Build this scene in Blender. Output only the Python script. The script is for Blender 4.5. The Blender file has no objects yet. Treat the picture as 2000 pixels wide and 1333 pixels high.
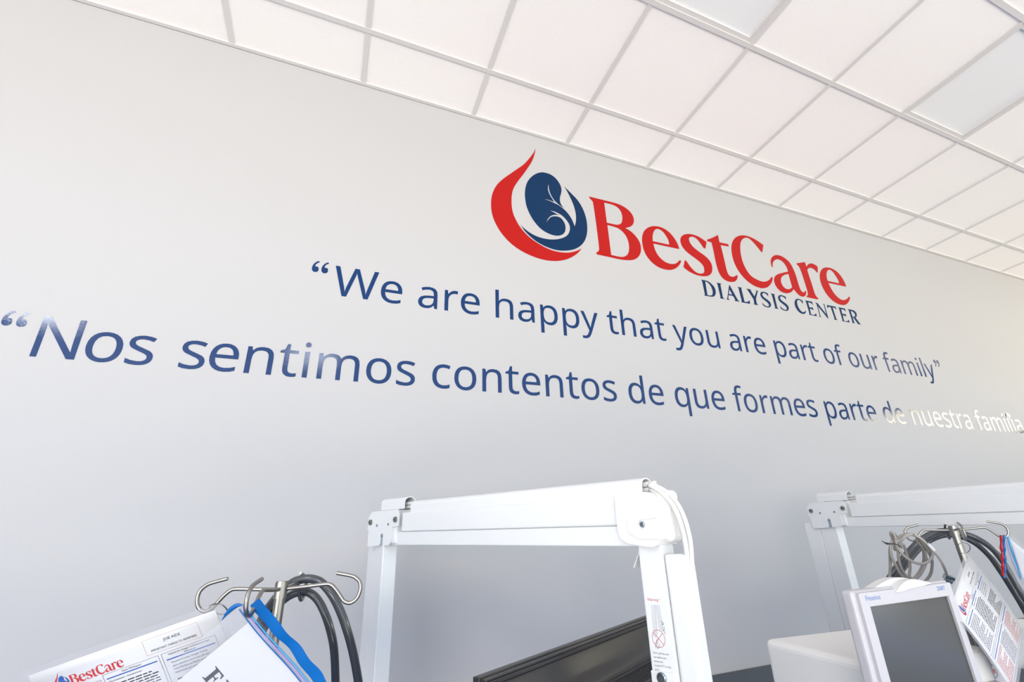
import bpy, bmesh, math, random
from mathutils import Vector, Matrix
random.seed(7)
scene = bpy.context.scene
COL = scene.collection

# ------------------------------------------------------------------ camera
# world: X runs along the lettered wall, Y points into it (wall face at Y=0), Z up, metres
TILE = 0.6096
CAM = Vector((0.064, -2.029, 1.62))
CEIL = 3.946
ROW0 = -0.3199                      # first grid line parallel to the wall
RX = Vector((0.92278714, -0.38292134, -0.04283863))     # image right
RY = Vector((0.10930554, 0.36676732, -0.92386906))      # image down
RZ = Vector((0.36948098, 0.84785198, 0.38030359))       # viewing direction
F_PX, C_X, C_Y = 932.53, 1046.76, 677.42
cd = bpy.data.cameras.new('camera'); cam = bpy.data.objects.new('camera', cd); COL.objects.link(cam)
rot = Matrix((RX, -RY, -RZ)).transposed().to_4x4()
cam.matrix_world = Matrix.Translation(CAM) @ rot
cd.sensor_width = 36; cd.sensor_fit = 'HORIZONTAL'; cd.lens = 36 * F_PX / 2000
cd.shift_x = -(C_X - 1000) / 2000; cd.shift_y = (C_Y - 666.5) / 2000
cd.clip_start = 0.05
scene.camera = cam

def at(px, py, d):
    """world point at depth d metres seen at photo pixel (px, py)"""
    return CAM + d * (RX * ((px - C_X) / F_PX) + RY * ((py - C_Y) / F_PX) + RZ)

X0, X1, YB = -4.8, 9.0, -6.4         # extent of the room
# ------------------------------------------------------------------ light
world = bpy.data.worlds.new('world'); scene.world = world; world.use_nodes = True
nt = world.node_tree; nt.nodes.clear()
wo = nt.nodes.new('ShaderNodeOutputWorld'); bg = nt.nodes.new('ShaderNodeBackground')
tc = nt.nodes.new('ShaderNodeTexCoord'); sx = nt.nodes.new('ShaderNodeSeparateXYZ'); rm = nt.nodes.new('ShaderNodeValToRGB')
mr = nt.nodes.new('ShaderNodeMapRange'); mr.inputs[1].default_value = -1; mr.inputs[2].default_value = 1
nt.links.new(tc.outputs['Generated'], sx.inputs[0]); nt.links.new(sx.outputs['Z'], mr.inputs[0])
nt.links.new(mr.outputs[0], rm.inputs[0]); nt.links.new(rm.outputs[0], bg.inputs[0]); nt.links.new(bg.outputs[0], wo.inputs[0])
e = rm.color_ramp.elements
# (sine of elevation, radiance): made-up glow bands below and above the horizon, shaped to light ceiling and wall
STOPS = [(-62, (.58, .70, .88)), (-57, (.10, .075, .07)), (-40, (.10, .075, .07)), (-37, (.82, .77, .65)), (-21, (.82, .77, .65)), (-18, (.05, .05, .06)), (-12, (.06, .07, .09)), (-7, (.20, .27, .46)), (-5.6, (.86, .86, .72)), (-1.2, (.86, .86, .72)), (0, (.14, .13, .06)), (5, (.14, .14, .10)), (7, (.13, .25, .38)), (14, (.13, .25, .38)), (19, (.01, .012, .015))]
e[0].position = 0.0; e[0].color = (.58, .70, .88, 1); e[1].position = 1.0; e[1].color = (.01, .012, .015, 1)
for deg, col in STOPS:
    el = e.new((math.sin(math.radians(deg)) + 1) / 2); el.color = (*col, 1)
bg.inputs[1].default_value = 6.2

def area_light(name, loc, direction, sx_, sy_, radiance, color):
    l = bpy.data.lights.new(name, 'AREA'); l.shape = 'RECTANGLE'; l.size = sx_; l.size_y = sy_
    l.energy = radiance * sx_ * sy_ * math.pi; l.color = color
    o = bpy.data.objects.new(name, l); COL.objects.link(o); o.location = loc
    o.rotation_euler = Vector(direction).to_track_quat('-Z', 'Y').to_euler()
    return o
# daylight through the high window at the far right end, plus added fill lights at the front left and left end
area_light('window_and_fill_light', (8.92, -2.40, 3.10), (-1, 0, 0), 3.4, 0.62, 14.5, (1.0, 0.87, 0.56))
area_light('window_and_fill_light', (-3.0, YB, 1.7), (0, 1, 0), 3.5, 1.8, 12.3, (1.0, 0.93, 0.88))  # unseen fill light added behind the camera, no window known there
area_light('window_and_fill_light', (X0 + 0.03, -4.3, 1.9), (1, 0, 0), 3.0, 1.8, 2.3, (0.95, 0.97, 1.0))  # unseen fill light added to brighten faces turned left

scene.view_settings.view_transform = 'Standard'; scene.view_settings.look = 'None'
scene.view_settings.gamma = 1.0; scene.view_settings.use_curve_mapping = False
scene.view_settings.exposure = 0.0

# ------------------------------------------------------------------ materials
MATS = {}
def mat(name, color, rough=0.5, metal=0.0, spec=0.5, bump=None, alpha=1.0, coat=0.0, trans=0.0, var=None):
    if name in MATS: return MATS[name]
    m = bpy.data.materials.new(name); m.use_nodes = True; n = m.node_tree.nodes; L = m.node_tree.links
    b = n['Principled BSDF']; b.inputs['Base Color'].default_value = (*color, 1); b.inputs['Roughness'].default_value = rough
    b.inputs['Metallic'].default_value = metal; b.inputs['Specular IOR Level'].default_value = spec
    b.inputs['Alpha'].default_value = alpha; b.inputs['Coat Weight'].default_value = coat
    b.inputs['Transmission Weight'].default_value = trans
    if bump or var:
        t = n.new('ShaderNodeTexCoord')
    if bump:
        sc, st, dist = bump
        no = n.new('ShaderNodeTexNoise'); no.inputs['Scale'].default_value = sc; no.inputs['Detail'].default_value = 3
        bp = n.new('ShaderNodeBump'); bp.inputs['Strength'].default_value = st; bp.inputs['Distance'].default_value = dist
        L.new(t.outputs['Object'], no.inputs['Vector']); L.new(no.outputs['Fac'], bp.inputs['Height']); L.new(bp.outputs['Normal'], b.inputs['Normal'])
    if var:
        sc, c2 = var
        no2 = n.new('ShaderNodeTexNoise'); no2.inputs['Scale'].default_value = sc; no2.inputs['Detail'].default_value = 4
        mx = n.new('ShaderNodeMix'); mx.data_type = 'RGBA'; mx.inputs['A'].default_value = (*color, 1); mx.inputs['B'].default_value = (*c2, 1)
        L.new(t.outputs['Object'], no2.inputs['Vector']); L.new(no2.outputs['Fac'], mx.inputs['Factor']); L.new(mx.outputs['Result'], b.inputs['Base Color'])
    MATS[name] = m
    return m
WALL = mat("wall_paint", (0.405, 0.403, 0.418), 0.65, spec=0.15, bump=(160, 0.10, 0.002))
TILEM = mat('ceiling_tile', (0.90, 0.87, 0.855), 0.9, spec=0.1, bump=(420, 0.35, 0.002), var=(60, (0.865, 0.835, 0.82)))
GRID = mat('grid_white_metal', (0.64, 0.62, 0.61), 0.6)
NAVY = mat('navy_vinyl', (0.0005, 0.026, 0.110), 0.05, spec=0.31, bump=(330, 0.09, 0.0010))
LNAVY = mat('logo_navy_vinyl', (0.004, 0.025, 0.078), 0.25, spec=0.12)
LRED = mat('logo_red_vinyl', (0.35, 0.009, 0.008), 0.25, spec=0.12)
WHITE = mat('white_painted_metal', (0.625, 0.64, 0.66), 0.35)
WPLAS = mat('white_plastic', (0.63, 0.626, 0.62), 0.4)
CREAM = mat('cream_plastic', (0.72, 0.715, 0.70), 0.4)
LAV = mat('pale_lilac_plastic', (0.47, 0.455, 0.485), 0.4)
STEEL = mat('brushed_steel', (0.29, 0.28, 0.262), 0.32, metal=1.0)
ZINC = mat('zinc_screw', (0.45, 0.52, 0.56), 0.25, metal=1.0)
DARKS = mat('dark_gap', (0.05, 0.055, 0.06), 0.6)
GREYC = mat('warm_grey_cable', (0.27, 0.255, 0.24), 0.4)
HOSE = mat('charcoal_hose', (0.045, 0.05, 0.06), 0.18, spec=0.6)
BLACKP = mat('black_plastic', (0.018, 0.018, 0.020), 0.34, spec=0.4)
BLACKM = mat('matt_black_plastic', (0.012, 0.012, 0.014), 0.5)
SCREEN = mat('dark_screen_glass', (0.060, 0.060, 0.058), 0.16, spec=0.45)
PAPER = mat('white_paper', (0.56, 0.56, 0.585), 0.8, spec=0.2)
INK = mat('black_ink', (0.03, 0.03, 0.045), 0.8, spec=0.2)
INKG = mat('grey_ink', (0.20, 0.19, 0.24), 0.8, spec=0.2)
INKB = mat('blue_ink', (0.03, 0.09, 0.33), 0.8, spec=0.2)
INKR = mat('red_ink', (0.44, 0.03, 0.04), 0.8, spec=0.2)
INKP = mat('pale_red_ink', (0.48, 0.17, 0.17), 0.8, spec=0.2)
PINK = mat('pink_rule_ink', (0.52, 0.36, 0.34), 0.8, spec=0.2)
LBLUE = mat('printed_blue', (0.04, 0.15, 0.42), 0.5)
SLATE = mat('slate_wainscot', (0.055, 0.062, 0.075), 0.5)
FLOORM = mat('vinyl_floor', (0.08, 0.17, 0.38), 0.45, var=(3.0, (0.075, 0.16, 0.36)))
BLUES = mat('blue_zip_strip', (0.0, 0.095, 0.34), 0.3)
BLUEL = mat('light_blue_zip_strip', (0.03, 0.25, 0.50), 0.3)
REDS = mat('red_slider', (0.34, 0.006, 0.009), 0.25)
VIOL = mat('violet_zip_rib', (0.27, 0.23, 0.46), 0.3)
DIFF = mat('light_diffuser', (0.79, 0.795, 0.80), 0.55)
DARKRED = mat('dark_red_cover', (0.06, 0.006, 0.008), 0.3)
def film(name, color, a):
    m = bpy.data.materials.new(name); m.use_nodes = True; n = m.node_tree.nodes; L = m.node_tree.links
    n.clear(); o = n.new('ShaderNodeOutputMaterial'); t = n.new('ShaderNodeBsdfTransparent'); p = n.new('ShaderNodeBsdfPrincipled'); x = n.new('ShaderNodeMixShader')
    p.inputs['Base Color'].default_value = (*color, 1); p.inputs['Roughness'].default_value = 0.15; x.inputs[0].default_value = a
    L.new(t.outputs[0], x.inputs[1]); L.new(p.outputs[0], x.inputs[2]); L.new(x.outputs[0], o.inputs[0]); return m
FILM = film('clear_laminate', (0.40, 0.40, 0.42), 0.5)
BAG = film('clear_bag_film', (0.5, 0.52, 0.6), 0.13)

# ------------------------------------------------------------------ mesh helpers
def fill2d(loops, ext):
    """flat letters/outlines with holes -> (verts, faces) in XY, extruded +-ext along Z"""
    c = bpy.data.curves.new('tmp', 'CURVE'); c.dimensions = '2D'; c.fill_mode = 'BOTH'; c.extrude = ext
    for l in loops:
        s = c.splines.new('POLY'); s.points.add(len(l) - 1); s.use_cyclic_u = True
        for p, q in zip(s.points, l): p.co = (q[0], q[1], 0, 1)
    return curve_mesh(c)
def curve_mesh(c):
    o = bpy.data.objects.new('tmp', c); COL.objects.link(o); bpy.context.view_layer.update()
    me = bpy.data.meshes.new_from_object(o.evaluated_get(bpy.context.evaluated_depsgraph_get()))
    vs = [v.co.copy() for v in me.vertices]; fs = [tuple(p.vertices) for p in me.polygons]
    bpy.data.objects.remove(o); bpy.data.curves.remove(c); bpy.data.meshes.remove(me)
    return vs, fs
def text2d(body, size, align='LEFT', xs=1.0):
    c = bpy.data.curves.new('tmp', 'FONT'); c.body = body; c.size = size; c.align_x = align; c.resolution_u = 2
    vs, fs = curve_mesh(c); return [Vector((v.x * xs, v.y, v.z)) for v in vs], fs
def smooth_loop(pts, n=5, closed=True):
    """Catmull-Rom through (x, y, corner) points, straight-ended at corners"""
    out = []; N = len(pts)
    for i in range(N if closed else N - 1):
        p1, p2 = pts[i], pts[(i + 1) % N]
        p0 = p1 if p1[2] else pts[(i - 1) % N]; p3 = p2 if p2[2] else pts[(i + 2) % N]
        out.append((p1[0], p1[1]))
        if p1[2] and p2[2]: continue
        for k in range(1, n):
            t = k / n
            out.append(tuple(0.5 * (2 * p1[a] + (p2[a] - p0[a]) * t + (2 * p0[a] - 5 * p1[a] + 4 * p2[a] - p3[a]) * t * t + (3 * p1[a] - p0[a] - 3 * p2[a] + p3[a]) * t ** 3) for a in (0, 1)))
    return out
def cr3(pts, n=6, closed=False):
    P = [Vector(p) for p in pts]; out = []; N = len(P)
    for i in range(N if closed else N - 1):
        if closed: p0, p1, p2, p3 = P[i - 1], P[i], P[(i + 1) % N], P[(i + 2) % N]
        else: p0, p1, p2, p3 = P[max(i - 1, 0)], P[i], P[i + 1], P[min(i + 2, N - 1)]
        for k in range(n):
            t = k / n; out.append(0.5 * (2 * p1 + (p2 - p0) * t + (2 * p0 - 5 * p1 + 4 * p2 - p3) * t * t + (3 * p1 - p0 - 3 * p2 + p3) * t ** 3))
    if not closed: out.append(P[-1])
    return out
def frame(o, ux, uy):
    ux = Vector(ux).normalized(); uy = Vector(uy); uz = ux.cross(uy).normalized(); uy = uz.cross(ux)
    return Matrix.Translation(Vector(o)) @ Matrix((ux, uy, uz)).transposed().to_4x4()
class MB:
    """collects shapes of ONE object, several materials allowed"""
    def __init__(s, M=None): s.bm = bmesh.new(); s.mats = []; s.M = M or Matrix()
    def mi(s, m):
        if m not in s.mats: s.mats.append(m)
        return s.mats.index(m)
    def add(s, vs, fs, m, M=None, smooth=False):
        T = s.M @ M if M is not None else s.M; k = s.mi(m); bv = [s.bm.verts.new(T @ Vector(v)) for v in vs]
        for f in fs:
            try: fc = s.bm.faces.new([bv[i] for i in f]); fc.material_index = k; fc.smooth = smooth
            except ValueError: pass
        return s
    def box(s, c, size, m, M=None, bev=0.0, seg=2, fn=None):
        b = bmesh.new(); bmesh.ops.create_cube(b, size=1)
        for v in b.verts: v.co = Vector((v.co[i] * size[i] + c[i] for i in range(3)))
        if bev: bmesh.ops.bevel(b, geom=b.edges[:], offset=bev, segments=seg, profile=0.5, affect='EDGES', clamp_overlap=True)
        b.verts.index_update(); vs = [fn(v.co) if fn else v.co.copy() for v in b.verts]; fs = [tuple(v.index for v in f.verts) for f in b.faces]; b.free()
        return s.add(vs, fs, m, M)
    def tube(s, pts, r, m, n=10, M=None, closed=False):
        P = [Vector(p) for p in pts]; N = len(P); up = None; vs = []; fs = []
        for i in range(N):
            t = ((P[(i + 1) % N] - P[i - 1]) if closed else (P[min(i + 1, N - 1)] - P[max(i - 1, 0)])).normalized()
            if up is None: up = t.orthogonal().normalized()
            up = (up - t * up.dot(t)).normalized(); w = t.cross(up); rr = r(i / (N - 1)) if callable(r) else r
            vs += [P[i] + rr * (math.cos(2 * math.pi * k / n) * up + math.sin(2 * math.pi * k / n) * w) for k in range(n)]
        for i in range(N if closed else N - 1):
            j = (i + 1) % N
            fs += [(i * n + k, i * n + (k + 1) % n, j * n + (k + 1) % n, j * n + k) for k in range(n)]
        s.add(vs, fs, m, M, True)
        if not closed: s.add(vs[:n], [tuple(range(n))[::-1]], m, M); s.add(vs[-n:], [tuple(range(n))], m, M)
        return s
    def cyl(s, a, b, r, m, n=24, M=None): return s.tube([a, b], r, m, n, M)
    def prism(s, loops, m, M, ext): vs, fs = fill2d(loops, ext); return s.add(vs, fs, m, M)
    def sweep(s, prof, a, b, m, M=None, closed=True, smooth=False):
        """profile of (y, z) swept from x=a to x=b; a/b may carry a z offset (x, dz)"""
        n = len(prof); vs = [Vector((a[0], y, z + a[1])) for y, z in prof] + [Vector((b[0], y, z + b[1])) for y, z in prof]
        fs = [(i, (i + 1) % n, n + (i + 1) % n, n + i) for i in range(n if closed else n - 1)]
        s.add(vs, fs, m, M, smooth)
        if closed: s.add(vs[:n], [tuple(range(n))], m, M); s.add(vs[n:], [tuple(range(n))[::-1]], m, M)
        return s
    def grid(s, f, nu, nv, m, smooth=True):
        vs = [f(i / nu, j / nv) for j in range(nv + 1) for i in range(nu + 1)]
        return s.add(vs, [(j * (nu + 1) + i, j * (nu + 1) + i + 1, (j + 1) * (nu + 1) + i + 1, (j + 1) * (nu + 1) + i) for j in range(nv) for i in range(nu)], m, None, smooth)
    def build(s, name, parent=None, weld=False, solid=0.0):
        bmesh.ops.recalc_face_normals(s.bm, faces=s.bm.faces[:])
        me = bpy.data.meshes.new(name); s.bm.to_mesh(me); s.bm.free()
        for m in s.mats: me.materials.append(m)
        o = bpy.data.objects.new(name, me); COL.objects.link(o)
        if solid: md = o.modifiers.new('thickness', 'SOLIDIFY'); md.thickness = solid; md.offset = 0
        if parent: o.parent = parent; o.matrix_parent_inverse = parent.matrix_world.inverted()
        return o
def tag(o, label, cat, group=None):
    o['label'] = label; o['category'] = cat
    if group: o['group'] = group
    return o
def thing(name, label, cat, loc, rz=0.0, group=None):
    o = bpy.data.objects.new(name, None); COL.objects.link(o); o.empty_display_size = 0.05
    o.matrix_world = Matrix.Translation(Vector(loc)) @ Matrix.Rotation(rz, 4, 'Z'); tag(o, label, cat, group)
    bpy.context.view_layer.update(); return o
def struct(o): o['kind'] = 'structure'; return o
def copy_tree(o, parent=None):
    c = o.copy(); COL.objects.link(c)
    if parent: c.parent = parent
    for ch in list(o.children): copy_tree(ch, c)
    return c

# ------------------------------------------------------------------ the room
m = MB(); m.box(((X0 + X1) / 2, 0.06, 2.1), (X1 - X0 + .24, 0.12, 4.2), WALL); struct(m.build('wall_back'))
FLOOR_Y = -3.4
m = MB(); m.box(((X0 + X1) / 2, FLOOR_Y / 2, -0.05), (X1 - X0, -FLOOR_Y, 0.1), FLOORM); struct(m.build('floor'))
def end_wall(xc, y0, y1, z0, z1, bars_, names):
    w = MB()
    for a, b, c, d in ((y1, 0, 0, 4.2), (YB, y0, 0, 4.2), (y0, y1, 0, z0), (y0, y1, z1, 4.2)): w.box((xc, (a + b) / 2, (c + d) / 2), (0.12, b - a, d - c), WALL)
    struct(w.build(names[0])); w = MB(); t = .06
    for a, b, c, d in [(y0, y0 + t, z0, z1), (y1 - t, y1, z0, z1), (y0 + t, y1 - t, z0, z0 + t), (y0 + t, y1 - t, z1 - t, z1)] + [(q - t / 2, q + t / 2, z0 + t, z1 - t) for q in bars_]: w.box((xc, (a + b) / 2, (c + d) / 2), (0.06, b - a, d - c), WHITE)
    struct(w.build(names[1]))
end_wall(X1 + .06, -4.1, -0.7, 2.79, 3.41, (-2.9, -1.9), ('wall_right', 'window_1'))
end_wall(X0 - .06, -5.8, -2.8, 1.0, 2.8, (-4.8, -3.8), ('wall_left', 'added_window_left'))  # left opening and frame are made up to suit the added fill light
for nm, xc, wd, bars_ in (('added_frame_front', -3.0, 3.5, (-.6, .6)),):  # free-standing frame added around the front fill light, without a wall
    w = MB()
    for dx, dz, sx_, sz_ in [(0, .94, wd + .16, .08), (0, -.94, wd + .16, .08), (-wd / 2 - .04, 0, .08, 1.8), (wd / 2 + .04, 0, .08, 1.8)] + [(q, 0, .05, 1.8) for q in bars_]: w.box((xc + dx, YB + .03, 1.7 + dz), (sx_, .05, sz_), WHITE)
    for s in (-1, 1): w.box((xc + s * (wd / 2 + .04), YB + .03, .38), (.08, .05, .76), WHITE)
    struct(w.build(nm))
# suspended ceiling: lay-in tiles above a grid of bars
lights = {(2, 2), (5, 2), (-5, 6), (-1, 7)}
rows = [0.0] + [ROW0 - TILE * i for i in range(10)] + [YB]
m = MB(); g = MB(); ZT = CEIL + 0.007
for j in range(len(rows) - 1):
    for k in range(-8, 15):
        xa, xb, ya, yb = max(k * TILE, X0), min((k + 1) * TILE, X1), rows[j + 1], rows[j]
        if xb - xa < .02 or (k, j) in lights: continue
        m.box(((xa + xb) / 2, (ya + yb) / 2, ZT + 0.008), (xb - xa - .004, yb - ya - .004, 0.016), TILEM)
ceiling = struct(m.build('ceiling'))
W_ = 0.024
for r in rows[1:-1]: g.box(((X0 + X1) / 2, r, CEIL + 0.0035), (X1 - X0, W_, 0.007), GRID)
for k in range(-7, 15): g.box((k * TILE, YB / 2, CEIL + 0.0045), (W_, -YB, 0.006), GRID)
struct(g.build('trim_1'))
g = MB(); g.box(((X0 + X1) / 2, -0.0105, CEIL + 0.0035), (X1 - X0, 0.021, 0.007), GRID); g.box(((X0 + X1) / 2, -0.0012, CEIL + 0.01), (X1 - X0, 0.002, 0.02), GRID); struct(g.build('trim_2'))
g = MB(); g.box(((X0 + X1) / 2, -0.010, 0.5225), (X1 - X0, 0.020, 1.045), SLATE); struct(g.build('trim_3'))
def ceiling_light(k, j, label, lit):
    xa, yb = k * TILE, rows[j]; xc, yc = xa + TILE / 2, yb - TILE / 2; h = TILE / 2 - 0.012
    t = thing('ceiling_light', label, 'light', (xc, yc, CEIL), 0, 'square light panels in the ceiling grid')
    f = MB()
    for dx, dy, sx_, sy_ in ((0, h - .011, 2 * h, .022), (0, -h + .011, 2 * h, .022), (h - .011, 0, .022, 2 * h - .044), (-h + .011, 0, .022, 2 * h - .044)):
        f.box((xc + dx, yc + dy, ZT + 0.006), (sx_, sy_, 0.016), GRID)
    f.build('light_frame', t)
    d = MB(); d.box((xc, yc, ZT + 0.012), (2 * h - .044, 2 * h - .044, 0.008), DIFF if not lit else LAMPS[lit]); d.build('diffuser', t)
LAMPS = {}
for power in (50, 20):
    lm = bpy.data.materials.new('lit_diffuser'); lm.use_nodes = True; LAMPS[power] = lm
    b_ = lm.node_tree.nodes['Principled BSDF']; b_.inputs['Emission Color'].default_value = (.92, .97, 1, 1); b_.inputs['Emission Strength'].default_value = power
ceiling_light(2, 2, 'unlit square ceiling light panel above the emblem, cut by the top edge of the photo', False)
ceiling_light(5, 2, 'unlit square ceiling light panel at the right of the ceiling', False)
for k in (-5, -1):
    ceiling_light(k, 6 if k == -5 else 7, 'lit square ceiling light panel %s' % {-5: 'furthest to the left behind the camera', -1: 'left of centre behind the camera'}[k], 50 if k == -5 else 20)

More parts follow.
